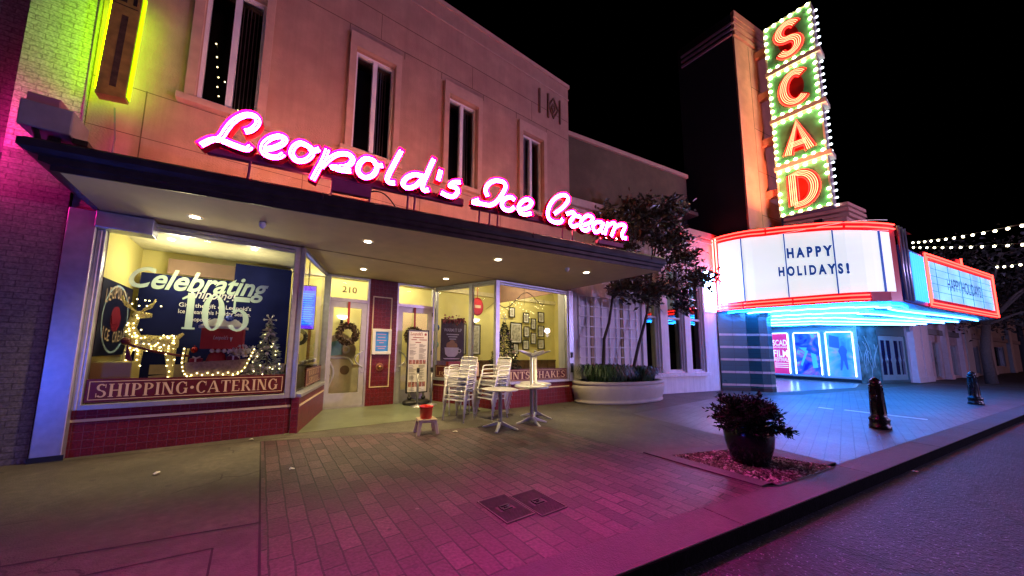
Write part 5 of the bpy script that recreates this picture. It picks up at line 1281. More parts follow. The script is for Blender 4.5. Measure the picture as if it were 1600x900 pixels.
litter('pale scrap in the gutter beyond the gravel bed', 7.2, .5, .05, 6, mat('gutter_leaf', (.4, .36, .3), .7))

# ================================================================== window display (left bay)
M_wire, n_, l_, b_ = nt_new('lit_wire_mesh'); MATS['lit_wire_mesh'] = M_wire
b_.inputs['Base Color'].default_value = (.62, .50, .18, 1); b_.inputs['Roughness'].default_value = .35; b_.inputs['Metallic'].default_value = .3
b_.inputs['Emission Color'].default_value = (.7, .55, .16, 1); b_.inputs['Emission Strength'].default_value = .10
t_ = n_.new('ShaderNodeTexCoord'); v_ = n_.new('ShaderNodeTexVoronoi'); v_.feature = 'DISTANCE_TO_EDGE'; v_.inputs['Scale'].default_value = 34; l_.new(t_.outputs['Object'], v_.inputs['Vector'])
g_ = n_.new('ShaderNodeMath'); g_.operation = 'LESS_THAN'; g_.inputs[1].default_value = .17; l_.new(v_.outputs['Distance'], g_.inputs[0]); l_.new(g_.outputs[0], b_.inputs['Alpha'])
M_fairy = emit('fairy_light', (1, .80, .36), 5)
def fairy(parent, pts, r=.011):
    b0 = None; base = root_loc(parent)
    for p in pts:
        if b0 is None:
            b = MB(); b.ball((0, 0, 0), r, 6, 4); b0 = obj('fairy_bulb', b, M_fairy, parent, loc=Vector(p)-base)
        else: c = b0.copy(); COL.objects.link(c); c.location = Vector(p)-base
DZ = .66
# vinyl lettering on the glass
M_vin = mat('mint_vinyl', (.42, .66, .58), .6, var=.03); M_vin.node_tree.nodes['Principled BSDF'].inputs['Alpha'].default_value = .62
vl = thing('window_lettering', 'mint green celebration lettering stuck on the left display window', 'window lettering', (-.9, 6.5, 2.2))
b = MB(); put_text(b, 'Celebrating', SH, -.82, 2.31, .43, -.015, 1.70, .022, .38); obj('script_line', b, M_vin, vl)
b = MB(); put_serif(b, '105', SH, -1.08, -.18, 1.72, .56, -.0155, .05); obj('number', b, M_vin, vl)
# navy backdrop
bk_ = thing('window_backdrop', 'navy holiday backdrop banner behind the lit reindeer in the left window', 'banner', (-.7, 7.95, .7))
BD = Fr(0, 7.9)
b = MB(); b.box(-1.88, .44, .70, 2.75, -.02, 0, BD); bo = obj('panel', b, mat('navy_print', (.008, .011, .06), .8, var=.25, vs=2, spec=.05), bk_)
b = MB(); b.box(-.55, .44, 2.75, 3.12, -.02, .0, BD); obj('upper_panel', b, MATS['navy_print'], bk_)
b = MB(); b.box(-1.55, -.55, 2.78, 3.06, -.05, -.022, BD); obj('brown_valance', b, mat('brown_valance', (.16, .10, .07), .8), bk_)
b = MB(); b.box(-1.62, .44, .95, 1.12, 0, .003, BD); b.disc((-.55, 1.62), .055, BD, .003, 16); b.shape([(-1.62, .70), (.44, .70), (.44, .9), (.0, .98), (-.5, .88), (-1.0, 1.0), (-1.62, .92)], 0, .005, BD); obj('snow_scene', b, mat('dusk_print', (.30, .22, .16), .6, var=.4, vs=3), bo)
b = MB(); put_text(b, 'Shipping!', BD, -.85, 2.36, .24, .003, .72, .012, .35)
for t_, z in (('Give the gift of Leopold\'s', 2.18), ('Ice Cream this Holiday Season.', 2.06), ('leopoldsicecream.com', 1.92)): put_text(b, t_, BD, -.78, z, .11, .003, 1.1 if '.com' not in t_ else .75, .006)
obj('banner_text', b, mat('banner_white', (.60, .62, .60), .6), bo)
# round logo panel on the left wall
LG = Fr(-1.97, 6.62, 0, 1)
lp = thing('round_logo_panel', 'dark navy panel with a ringed crimson ice cream emblem on the left display wall', 'sign', (-1.97, 7.2, 1.4))
b = MB(); b.box(0, 1.25, 1.30, 2.42, .0, .03, LG); pl_ = obj('panel', b, mat('navy_panel', (.008, .01, .04), .35), lp)
b = MB(); b.ring((.62, 1.86), .50, .53, LG, .03, .036, 36); obj('pale_ring', b, mat('pale_blue_ring', (.35, .50, .62), .5), pl_)
b = MB(); b.disc((.62, 1.86), .20, LG, .034, 24); b.shape([(.42, 1.90), (.82, 1.90), (.76, 1.78), (.48, 1.78)], .03, .04, LG); obj('emblem', b, mat('crimson_emblem', (.22, .01, .03), .5), pl_)
b = MB()
for i, c in enumerate("LEOPOLD'S"):
    x = .17+i*.112; put_text(b, c, LG, x, 2.06+.12*math.sin(math.pi*(i+.5)/9), .28, .037, .085 if c != "'" else .02, .012)
for i, c in enumerate('ICE CREAM'):
    if c != ' ': put_text(b, c, LG, .20+i*.105, 1.58-.08*math.sin(math.pi*(i+.5)/9), .24, .037, .08 if c != 'I' else .03, .012)
obj('lettering', b, mat('cream_lettering', (.62, .46, .32), .5), pl_)
yb = thing('yellow_plinth', 'plain yellow display plinth in the left corner of the window', 'plinth', (-1.8, 6.8, DZ))
b = MB(); b.bw(-1.96, -1.55, 6.66, 7.05, DZ, 1.22); obj('block', b, M_wall_y, yb, .01)
# reindeer
dr = thing('lit_reindeer', 'wire reindeer wrapped in warm fairy lights pulling the sleigh', 'reindeer', (-1.5, 7.0, DZ))
Y0 = 6.98
def limb(b, pts, r0, r1): b.tube(pts, r0, 8, r1=r1)
X = lambda x, z, y=Y0: (x, y, z)
b = MB(); b.lathe([(.001, -.30), (.08, -.28), (.125, -.12), (.12, .1), (.135, .22), (.07, .30), (.001, .31)], (0, 0, 0), 14); b.v = [(-1.43+z, Y0+x, 1.50+y) for x, y, z in b.v]
limb(b, [X(-1.62, 1.52), X(-1.70, 1.72), X(-1.66, 1.88)], .09, .055); b.lathe([(.001, -.13), (.035, -.12), (.055, 0), (.06, .06), (.001, .10)], (0, 0, 0), 10); k = len(b.v)-50
b.v[k:] = [(-1.60-z, Y0+x, 1.93+y) for x, y, z in b.v[k:]]
obj('body', b, M_wire, dr)
LP_ = []
for (x, y, dx) in ((-1.66, Y0-.06, -.12), (-1.58, Y0+.06, -.02), (-1.24, Y0-.06, .10), (-1.20, Y0+.06, .02)):
    b = MB(); q = [X(x, 1.45, y), X(x+dx*.5, 1.12, y), X(x+dx, DZ+.02, y)]; limb(b, q, .05, .024); obj('leg', b, M_wire, dr)
    for i in range(9): LP_.append((x+dx*i/8+rnd.gauss(0, .02), y-.05, 1.42-.72*i/8))
for s_ in (-1, 1):
    b = MB()
    b.tube([X(-1.64, 1.97, Y0+s_*.03), X(-1.64+s_*.12, 2.06, Y0+s_*.1), X(-1.64+s_*.16, 2.2, Y0+s_*.12)], .014, 5)
    for u in (.4, .75): b.tube([X(-1.64+s_*.12*u, 1.97+.12*u, Y0+s_*.1*u), X(-1.64+s_*(.12*u+.08), 2.08+.12*u, Y0+s_*.12)], .011, 5)
    obj('antler', b, M_wire, dr)
b = MB(); limb(b, [X(-1.16, 1.58), X(-1.08, 1.66)], .04, .02); obj('tail', b, M_wire, dr)
for i in range(46):
    a = rnd.uniform(0, 6.283); t_ = rnd.uniform(-.28, .28); LP_.append((-1.43+t_, Y0-.125*abs(math.cos(a)), 1.50+.125*math.sin(a)))
for i in range(14): LP_.append((-1.62-.08*rnd.random()+rnd.gauss(0, .04), Y0-.09, 1.55+.42*rnd.random()))
for i in range(8): LP_.append((-1.64+rnd.gauss(0, .13), Y0-.05, 2.05+.14*rnd.random()))
fairy(dr, LP_)
b = MB(); b.tube([X(-1.72, 1.52, Y0-.11), X(-1.62, 1.46, Y0-.14), X(-1.4, 1.38, Y0-.14), X(-1.1, 1.31, Y0-.06), X(-.98, 1.30, Y0)], .022, 6); b.ball((-1.70, Y0-.12, 1.52), .06, 8, 5); b.shape([(-1.68, 1.5), (-1.60, 1.22), (-1.68, 1.25)], -Y0+.12, -Y0+.13, Fr(0, 0)); rb_ = obj('ribbon_rein', b, mat('wine_ribbon', (.16, .004, .015), .4), dr)
# sleigh
sg_ = thing('lit_sleigh', 'wire sleigh outlined in warm fairy lights behind the lit reindeer', 'sleigh', (-.65, 7.0, DZ))
prof = [(-1.02, 1.42), (-1.03, 1.2), (-.98, 1.02), (-.85, .96), (-.45, .96), (-.25, 1.05), (-.16, 1.25), (-.10, 1.42)]
b = MB()
for y in (Y0-.16, Y0+.16): b.tube([X(x, z, y) for x, z in smooth(prof, 4)], .018, 6)
for (x, z) in prof[1:-1]: b.tube([X(x, z, Y0-.16), X(x, z, Y0+.16)], .01, 5)
obj('frame', b, M_wire, sg_)
b = MB()
for y in (Y0-.165, Y0+.165): b.face([X(x, z, y) for x, z in [(-1.0, 1.2), (-.97, 1.03), (-.85, .97), (-.45, .97), (-.26, 1.06), (-.18, 1.25)]])
obj('side_panel', b, mat('champagne_mesh', (.40, .30, .20), .5, var=.3, vs=30), sg_)
b = MB()
for y in (Y0-.14, Y0+.14): b.tube([X(-1.05, .80, y), X(-.98, .72, y), X(-.3, .72, y), X(-.15, .78, y)], .014, 6); b.tube([X(-.85, .96, y), X(-.85, .72, y)], .01, 5); b.tube([X(-.4, .96, y), X(-.4, .72, y)], .01, 5)
obj('runner', b, M_wire, sg_)
fairy(sg_, [X(x, z, Y0-.185) for x, z in smooth(prof, 3)]+[X(-.9+.6*i/9, 1.0+.03*(i % 2), Y0-.18) for i in range(10)])
M_redbox = mat('red_gift_card', (.48, .03, .03), .4, var=.1)
gb = thing('gift_box', 'open red gift box with white scalloped top standing in the sleigh', 'gift box', (-.5, 7.0, 1.36))
b = MB(); b.prism([(-.84, 6.84), (-.28, 6.88), (-.26, 7.12), (-.82, 7.14)], 1.42, 1.76); gx = obj('box', b, M_redbox, gb)
b = MB(); b.prism([(-.88, 6.82), (-.24, 6.86), (-.22, 7.15), (-.86, 7.17)], 1.76, 1.80); b.face([(-.88, 6.82, 1.80), (-.24, 6.86, 1.80), (-.40, 6.95, 1.93), (-.70, 6.93, 1.93)])
for k in range(5): b.ball((-.68+k*.08, 6.86, 1.39), .035, 8, 4)
obj('white_trim', b, M_white, gb)
b = MB(); put_text(b, "Leopold's", Fr(0, 6.88, 1, .07), -.58, 1.58, .09, .002, .2, .004, .3); b.shape([(-.46, 1.62), (-.42, 1.62), (-.44, 1.54)], .0, .004, Fr(0, 6.845)); obj('lettering', b, M_white, gx)
for lab, x, z, r, c in (('blue and silver glass bauble on top of the gift box', -.50, 1.93, .07, (.05, .08, .45)), ('crimson bauble in the front of the sleigh', -.92, 1.40, .05, (.3, .01, .02))):
    b = MB(); b.ball((x, 6.97, z), r, 14, 9); b.tube([(x, 6.97, z+r*.9), (x, 6.97, z+r+.02)], .012, 6); tag(obj('bauble', b, mat('bauble_%d' % int(c[2]*100), c, .12, .5), None), lab, 'bauble')
sk = thing('red_gift_bag', 'plump crimson gift bag with a pale bow riding in the middle of the sleigh', 'gift bag', (-.66, 7.0, 1.0))
b = MB(); b.lathe([(.09, 0), (.13, .06), (.14, .22), (.11, .33), (.06, .38), (.09, .43)], (-.62, 6.96, 1.0), 14); obj('bag', b, mat('crimson_cloth', (.28, .006, .02), .7), sk)
b = MB(); b.tube([(-.68, 6.93, 1.38), (-.62, 6.89, 1.37), (-.56, 6.93, 1.38)], .016, 6); b.ball((-.36, 6.92, 1.38), .07, 8, 5); b.ball((-.25, 6.95, 1.36), .06, 8, 5); obj('bow', b, mat('pale_gold_ribbon', (.6, .5, .3), .4), sk)
# snow, flowers and parcels round the sleigh
sn = thing('snow_blanket', 'white cotton snow spread along the floor of the left display window', 'snow blanket', (-.7, 6.9, DZ)); rnd = random.Random(41); b = MB()
for k in range(26): b.ball((-1.5+1.9*k/25+rnd.gauss(0, .02), 6.74+rnd.uniform(0, .1), .685+rnd.uniform(-.01, .02)), rnd.uniform(.05, .09), 10, 6, .55)
obj('cotton', b, M_white, sn)
fw_ = thing('white_flowers', 'cluster of white and cream flowers at the back of the sleigh', 'flowers', (-.2, 6.95, 1.3)); P = []
for k in range(190):
    a = rnd.randrange(7); c = ((-.34, 1.40), (-.27, 1.45), (-.22, 1.36), (-.15, 1.42), (-.42, 1.38), (-.10, 1.34), (-.30, 1.33))[a]; d = Vector((rnd.gauss(0, 1), -.6+rnd.gauss(0, .6), rnd.gauss(0, 1))).normalized(); P.append((c[0]+d.x*.03, 6.88+d.y*.03, c[1]+d.z*.03, d.x, d.y, d.z))
leaf_mesh('petals', P, .055, .32, M_white, fw_, .05, 6, Vector((-.2, 6.95, 1.3)))
for lab, x0, x1, z0, z1, y, c in (('small wine red parcel lying in the front of the sleigh', -.96, -.80, 1.0, 1.26, 6.95, (.22, .006, .02)), ('plum coloured parcel behind the crimson bag in the sleigh', -.48, -.30, 1.0, 1.30, 6.97, (.12, .01, .05)), ('red parcel on the snow under the deer', -1.34, -1.16, .70, .86, 6.86, (.40, .02, .02))):
    t = thing('gift_parcel', lab, 'parcel', ((x0+x1)/2, y, z0)); b = MB(); b.bw(x0, x1, y-.08, y+.08, z0, z1); obj('box', b, mat('wrap_%d' % int(c[0]*100), c, .35), t, .006)
    b = MB(); xm = (x0+x1)/2; b.bw(xm-.012, xm+.012, y-.083, y+.083, z0, z1+.004); b.tube([(xm-.05, y, z1+.03), (xm, y, z1+.005), (xm+.05, y, z1+.03)], .012, 5); obj('ribbon', b, M_white, t)
def xtree(name, label, x, y, z, h, r, col, n, balls, seed, lights, bcol):
    rnd = random.Random(seed); t = thing(name, label, 'christmas tree', (x, y, z)); P = []
    for i in range(n):
        u = rnd.random()**.7; a = rnd.uniform(0, 6.283); q = r*(1-(1-u))*1.0*rnd.uniform(.35, 1.); q = r*u*rnd.uniform(.4, 1); zz = z+h*(1-u)*.93+.06
        P.append((x+q*math.cos(a), y+q*math.sin(a), zz, math.cos(a), math.sin(a), -.1))
    b = MB(); b.tube([(x, y, z), (x, y, z+h*.95)], .025, 6, r1=.008); b.lathe([(.09, 0), (.08, .12)], (x, y, z), 12); obj('trunk', b, M_bark, t)
    leaf_mesh('needles', P, .085, .18, mat(name+'_needle', col, .6, var=.4, vs=20), t, .15, seed, Vector((x, y, z)))
    b0 = None
    for i in range(balls):
        u = rnd.uniform(.15, 1); a = rnd.uniform(3.3, 6.1); q = r*u*.95; p = Vector((q*math.cos(a), q*math.sin(a), h*(1-u)*.93+.1))
        if b0 is None: b = MB(); b.ball((0, 0, 0), .034, 10, 6); b0 = obj('ornament', b, mat(name+'_ornament', bcol, .2, .3), t, loc=p)
        else: c = b0.copy(); COL.objects.link(c); c.location = p
    if lights:
        P2 = []
        for i in range(lights):
            u = rnd.uniform(.2, 1); a = rnd.uniform(3.3, 6.1); P2.append((x+r*u*math.cos(a), y+r*u*math.sin(a), z+h*(1-u)*.93+.08))
        fairy(t, P2, .010)
    b = MB()
    for k in range(6):
        a = k*math.pi/3; b.tube([(x, y, z+h), (x+.09*math.cos(a), y, z+h+.09*math.sin(a))], .009, 5); b.ball((x+.09*math.cos(a), y, z+h+.09*math.sin(a)), .02, 6, 4)
    obj('snowflake_top', b, mat('silver_star', (.6, .6, .58), .3, .4), t)
xtree('white_christmas_tree', 'small frosted tree with white baubles and a snowflake top at the right of the sleigh', .10, 6.98, DZ, 1.30, .34, (.30, .34, .26), 900, 34, 3, 26, (.62, .60, .56))
xtree('dark_christmas_tree', 'tall dark green tree with pale ornaments behind the right window', 6.02, 7.5, .01, 2.40, .78, (.012, .026, .016), 3600, 34, 5, 5, (.55, .45, .38))

# ================================================================== inside the shop
tv = thing('menu_screen', 'blue glowing menu screen hanging behind the narrow left entry window', 'screen', (.9, 9., 2.4)); f = Fr(.88, 9.0, .95, -.3)
b = MB(); b.box(-.2, .2, 1.90, 3.02, -.05, -.003, f); b.tube([f.pt(0, 3., -.03), f.pt(0, 4.1, -.03)], .015, 6); obj('case', b, M_black, tv)
b = MB(); b.quad(-.19, .19, 1.92, 3.0, 0, f); sc_ = obj('screen', b, emit('violet_screen', (.12, .02, .75), 1.1), tv)
b = MB(); b.quad(-.185, .185, 2.0, 2.88, .003, f); obj('menu_page', b, emit('blue_screen', (.01, .10, .95), 1.2), sc_)
b = MB()
for k in range(14): z = 2.05+k*.057; w = .14+.03*math.sin(k*2.1); b.quad(-w, w, z, z+.018, .005, f)
obj('menu_lines', b, emit('screen_text', (.05, .38, .95), 1.2), sc_)
wreath2 = thing('indoor_wreath', 'small dark wreath on the yellow wall under the blue menu screen', 'wreath', (.75, 9.6, 1.75)); rnd = random.Random(8)
b = MB(); b.tube([(.80+.17*math.cos(a), 9.6, 1.72+.17*math.sin(a)) for a in [6.2832*i/20 for i in range(21)]], .055, 8, cap=False); obj('ring', b, mat('dark_wreath', (.025, .03, .018), .9, var=.6, vs=50, bump=1, bs=60), wreath2)
b = MB(); b.box(1.03, 1.10, 0, 2.4, -9.75, -9.7, WF); tag(obj('wooden_post', b, mat('oak_post', (.40, .20, .06), .5)), 'slim orange-brown wooden post inside the narrow entry window', 'post')
cn = thing('serving_counter', 'low dark counter with dishes inside the narrow left entry window', 'counter', (.7, 9.1, 0))
b = MB(); b.bw(.45, 1.15, 8.8, 9.3, .01, 1.0); obj('base', b, M_wood, cn)
b = MB(); b.bw(.42, 1.18, 8.76, 9.34, 1.0, 1.04); obj('top', b, M_black, cn)
b = MB(); b.bw(.55, .78, 8.9, 9.1, 1.04, 1.3); obj('till', b, M_black, cn)
b = MB()
for k in range(4): b.lathe([(.03, 0), (.06, .05), (.065, .09)], (.86+k*.08, 8.9, 1.04+.02*k), 10)
obj('bowls', b, M_alu, cn)
# cream cone-shaped figure behind the left door
cf = thing('cone_cutout', 'cream sundae-shaped cutout figure with mint top behind the left door', 'display figure', (1.75, 9.1, .01)); f = Fr(1.75, 9.1)
b = MB(); b.shape([(-.34, 0), (.28, 0), (.33, 1.0), (.40, 1.45), (.25, 1.72), (.0, 1.88), (-.22, 1.78), (-.42, 1.5), (-.48, 1.25), (-.2, 1.2), (-.25, .8)], -.08, .08, f); cb = obj('figure', b, mat('cream_cutout', (.66, .60, .38), .5), cf)
b = MB(); b.shape([(-.28, 1.25), (.05, 1.28), (.05, 1.55), (-.06, 1.66), (-.25, 1.60)], .081, .10, f); obj('mint_scoop', b, mat('mint_paint', (.24, .52, .42), .5), cb)
b = MB(); b.tube([f.pt(*p, .09) for p in smooth([(.33, 1.0), (.2, 1.18), (-.1, 1.2), (-.45, 1.2)], 5)], .03, 6); b.ring((.13, 1.42), .06, .11, f, .08, .1, 20); b.tube([f.pt(*p, .09) for p in smooth([(-.25, 1.1), (-.15, .8), (-.3, .3), (-.3, .05)], 5)], .03, 6); obj('raised_swirl', b, M_white, cb)
b = MB(); b.disc((.13, .88), .12, f, .085, 20); b.shape([(-.40, .5), (-.28, .9), (-.22, .75), (-.28, .35)], .08, .085, f); obj('brown_dot', b, mat('brown_paint', (.20, .13, .07), .6), cb)
M_sh = emit('lamp_glass', (1, .88, .62), 3.2)
def sconce(label, x, y, z):
    t = thing('wall_sconce', label, 'wall lamp', (x, y, z), 'frosted bowl wall lamps indoors')
    b = MB(); b.lathe([(.02, -.06), (.11, -.02), (.17, .05), (.175, .06)], (x, y-.12, z), 18); obj('glass_bowl', b, M_sh, t)
    b = MB(); b.tube([(x, y, z-.08), (x, y-.06, z-.1), (x, y-.12, z-.06)], .018, 6); b.box(x-.04, x+.04, z-.16, z, -y, -y+.02, WF); obj('arm', b, M_black, t)
sconce('glass bowl wall lamp seen through the left door above the wreath', 1.98, 10.28, 2.35); sconce('glass bowl wall lamp glowing between the narrow right return windows', 6.75, 10.28, 2.55)
# chandelier fan seen through the right transom
cfn = thing('ceiling_fan', 'pale ceiling fan with lamps seen through the right door transom', 'ceiling fan', (4.1, 9.6, 3.9))
b = MB(); b.tube([(4.1, 9.6, 4.1), (4.1, 9.6, 3.72)], .02, 8); b.lathe([(.05, -.1), (.1, -.06), (.1, .03), (.04, .06)], (4.1, 9.6, 3.68), 14); obj('motor', b, M_white, cfn)
for k in range(5):
    a = k*1.2566; f = Fr(4.1, 9.6, math.cos(a), math.sin(a)); b = MB(); b.box(.1, .62, 3.66, 3.675, -.06, .06, f); obj('blade', b, M_wood, cfn)
b = MB()
for k in range(3): a = k*2.09+.4; b.ball((4.1+.12*math.cos(a), 9.6+.12*math.sin(a), 3.53), .055, 10, 6)
obj('lamp', b, M_sh, cfn)
# posters in the right return
cp_ = thing('dessert_poster', 'dark hanging poster of a white cup of dessert behind the soda window', 'poster', (5.0, 8.6, 1.0)); f = Fr(4.86, 8.55, 1, -.15)
b = MB(); b.box(-.38, .38, 1.12, 2.38, -.02, 0, f); p_ = obj('sheet', b, mat('chocolate_print', (.045, .03, .025), .5, var=.4, vs=5), cp_)
b = MB(); b.shape([(-.26, 1.52), (.20, 1.52), (.17, 1.32), (.08, 1.24), (-.14, 1.24), (-.23, 1.32)], .002, .008, f); b.ring((.22, 1.42), .04, .065, f, .002, .008, 14); b.shape([(-.3, 1.2), (.25, 1.2), (.2, 1.17), (-.25, 1.17)], .002, .009, f); obj('cup', b, M_white, p_)
b = MB(); b.disc((-.1, 1.58), .11, f, .006, 14); b.disc((.06, 1.57), .1, f, .0075, 14); b.disc((-.02, 1.66), .09, f, .009, 14); obj('scoops', b, mat('caramel_print', (.45, .25, .10), .6), p_)
b = MB(); put_text(b, 'WARM IT UP', f, 0, 2.0, .14, .004, .58, .01)
for z, w in ((1.9, .4), (1.83, .3), (1.76, .22)): b.quad(-w/2, w/2, z, z+.03, .004, f)
obj('poster_text', b, mat('banner_white', (.6, .62, .6)), p_)
P = []; rnd = random.Random(12)
for k in range(160): P.append((4.86-.36+.74*rnd.random(), 8.5, 2.36+rnd.gauss(0, .05)))
gl_ = leaf_mesh('red_garland', P, .09, .3, mat('red_berry_leaf', (.28, .03, .05), .5, var=.6, vs=20), None, .2, 3); tag(gl_, 'reddish leaf garland draped over the dessert poster', 'garland')
rbx = thing('red_counter_box', 'red box on a shelf under the dessert poster', 'box', (5.0, 8.4, .9))
b = MB(); b.bw(4.62, 5.22, 8.36, 8.5, .92, 1.10); obj('carton', b, M_redbox, rbx)
b = MB(); b.bw(4.5, 5.35, 8.34, 8.6, .87, .9); b.bw(4.52, 4.58, 8.4, 8.55, 0, .87); b.bw(5.28, 5.34, 8.4, 8.55, 0, .87); tag(obj('window_shelf', b, M_white), 'white shelf carrying the red box behind the soda window', 'shelf')
for lab, x, y, z, r, col in (('blue balloon-like star ornament beside the dessert poster', 4.45, 8.9, 2.12, .12, (.03, .10, .55)), ('mint balloon ornament below the blue one', 4.42, 8.9, 1.6, .13, (.20, .55, .50))):
    b = MB(); b.ball((x, y, z), r, 14, 9); b.tube([(x, y, z+r), (x, y, 4.1)], .004, 4); tag(obj('hanging_ornament', b, mat('ornament_%d' % int(z*10), col, .25), None), lab, 'ornament')
ro = thing('round_red_sign', 'round red hanging sign high behind the corner post', 'sign', (6.1, 9.0, 2.9)); f = Fr(6.05, 9.0)
b = MB(); b.disc((0, 2.92), .30, f, .02, 26, .75); b.ring((0, 2.92), .28, .31, f, -.02, .02, 26, sx=.75); b.tube([f.pt(0, 3.2, 0), f.pt(0, 4.1, 0)], .01, 5); obj('disc', b, mat('sign_red', (.45, .02, .02), .4), ro)
b = MB(); b.quad(-.12, .12, 2.87, 2.97, .024, f); obj('band', b, M_cream, ro)
# picture frames
M_pic = mat('old_photo', (.42, .40, .33), .4, var=.6, vs=9)
def picture(label, x, z, w, h, y=10.22, tone=None):
    f = Fr(0, y); t = thing('picture_frame', label, 'picture', (x, y, z), 'framed pictures on the yellow wall')
    b = MB(); b.frame(x-w/2, x+w/2, z-h/2, z+h/2, .035, 0, .03, f); obj('frame', b, M_black, t)
    b = MB(); b.quad(x-w/2+.03, x+w/2-.03, z-h/2+.03, z+h/2-.03, .006, f); m_ = obj('mat_board', b, M_white, t)
    b = MB(); b.quad(x-w/2+.08, x+w/2-.08, z-h/2+.09, z+h/2-.09, .009, f); obj('photo', b, M_pic, m_)
for lab, x, z, w, h in [('upper left portrait picture near the tree top', 8.60, 3.02, .30, .42), ('second picture in the top row over the large print', 9.38, 2.84, .34, .44), ('top right picture on the yellow wall', 10.26, 2.92, .38, .46),
    ('largest framed print, in the middle left of the wall', 8.82, 2.18, .62, .86), ('picture right of the largest print, upper', 9.40, 2.25, .32, .46), ('right-hand picture in the second row', 10.25, 2.31, .38, .50),
    ('small picture in the gap between the rows', 9.80, 2.60, .30, .48), ('third row picture right of the largest print', 9.80, 1.98, .32, .50), ('bottom row picture below the largest print', 9.36, 1.70, .36, .42), ('bottom right picture on the yellow wall', 10.25, 1.74, .40, .44),
    ('bottom left picture partly behind the dark tree', 8.80, 1.52, .30, .46)]: picture('framed old photograph, '+lab, x, z, w, h)
for lab, x, w in (('tall framed print left of the corner post glow', 6.15, .46), ('tall framed print behind the corner post', 6.80, .44)): picture(lab, x, 1.85, w, 1.15)
# twig garland with fairy lights in the right window
tg = thing('twig_garland', 'bare twigs hung with tiny fairy lights near the top of the right window', 'garland', (6.8, 7.4, 2.8)); rnd = random.Random(31)
b = MB(); main = [(5.75+2.0*i/14, 7.6, 2.92-.22*math.sin(i*.55)+.02*i) for i in range(15)]; b.tube(main, .012, 5)
for k in range(16):
    p = Vector(main[rnd.randrange(15)]); d = Vector((rnd.gauss(0, .2), rnd.gauss(0, .05), rnd.choice((-1, 1))*rnd.uniform(.1, .35))); b.tube([p, p+d*.5+Vector((.03, 0, 0)), p+d], .006, 4, r1=.003)
for x in (6.0, 6.9): b.tube([(x, 7.6, 2.9), (x, 7.6, 4.1)], .004, 4)
obj('twigs', b, M_bark, tg)
fairy(tg, [(5.8+1.95*i/30, 7.58, 2.86-.18*math.sin(i*.4)-.08*(i % 3)) for i in range(31)], .009)

# ================================================================== on and above the canopy's left end
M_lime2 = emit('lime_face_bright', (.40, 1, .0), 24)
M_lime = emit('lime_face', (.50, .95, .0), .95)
gs = thing('vertical_sign_box', 'old vertical tin sign box on the wall with lime glowing side faces', 'sign', (-2.05, 6.3, 4.9)); GF = Fr(-1.98, 6.40)
lean = lambda x, z: (x+(z-4.9)*.02, z)
b = MB(); b.shape([lean(-.15, 4.84), lean(.13, 4.88), lean(.13, 6.6), lean(-.15, 6.6)], .12, .27, GF); sb_ = obj('cabinet', b, mat('mustard_tin', (.22, .17, .035), .6, var=.4, vs=6), gs)
b = MB(); b.shape([lean(-.035, 5.0), lean(.03, 5.0), lean(.03, 6.1), lean(-.035, 6.1)], .27, .273, GF); obj('dark_panel', b, mat('brown_tin', (.05, .035, .02), .6, var=.6, vs=12), sb_)
b = MB(); b.box(-.14, .14, 6.24, 6.25, .27, .274, GF); b.box(-.1, .02, 6.30, 6.48, .27, .276, GF); b.box(.08, .12, 6.3, 6.42, .27, .276, GF); obj('bracket', b, M_black, gs)
b = MB(); b.shape([lean(-.13, 4.95), lean(.11, 4.95), lean(.11, 6.55), lean(-.13, 6.55)], .105, .118, GF); obj('added_back_glow', b, emit('added_lime_glow', (.38, 1, .0), 4.5), gs)  # hidden glowing panel added to throw lime spill on the wall
for sx, x0 in ((1, .135), (-1, -.155)):
    b = MB()
    P = lambda z, o: GF.pt(x0+(z-4.9)*.02, z, o)
    q = [P(4.92, .14), P(4.92, .25), P(6.55, .25), P(6.55, .14)]
    q2 = [p+Vector((sx*.012, 0, 0)) for p in q]
    b.face(q2 if sx > 0 else q2[::-1])
    for i in range(4): b.face([q[i], q[(i+1) % 4], q2[(i+1) % 4], q2[i]])
    obj('luminous_face', b, M_lime if sx > 0 else M_lime2, gs)
b = MB(); b.tube([(-2.31, 6.44, 3.7), (-2.32, 6.44, 7.5)], .012, 6); b.tube([(-2.0, 6.44, 3.65), (-1.98, 6.44, 4.4), (-2.02, 6.42, 4.85)], .012, 6); tag(obj('electrical_conduit', b, mat('grey_conduit', (.2, .17, .17), .6)), 'thin electrical conduits running up the wall beside the tin sign box', 'conduit')
fl = thing('floodlight_box', 'boxy grey floodlight housing resting on the left end of the canopy', 'light fitting', (-2.2, 5.6, 3.62))
b = MB(); b.bw(-2.42, -2.02, 5.45, 5.85, 3.86, 4.16); obj('housing', b, mat('grey_box_paint', (.20, .19, .20), .6), fl, .015)
b = MB(); b.bw(-2.40, -2.15, 5.5, 5.8, 4.16, 4.28); obj('cap', b, mat('worn_pink_box', (.26, .12, .15), .6), fl, .01)
b = MB(); b.lathe([(.06, 0), (.07, .12), (.05, .24)], (-2.2, 5.62, 3.61), 12); b.tube([(-2.3, 5.5, 3.86), (-2.26, 5.48, 3.74), (-2.2, 5.5, 3.66)], .03, 6); b.bw(-2.02, -1.9, 5.5, 6.4, 3.8, 3.86); obj('mount', b, M_black, fl)
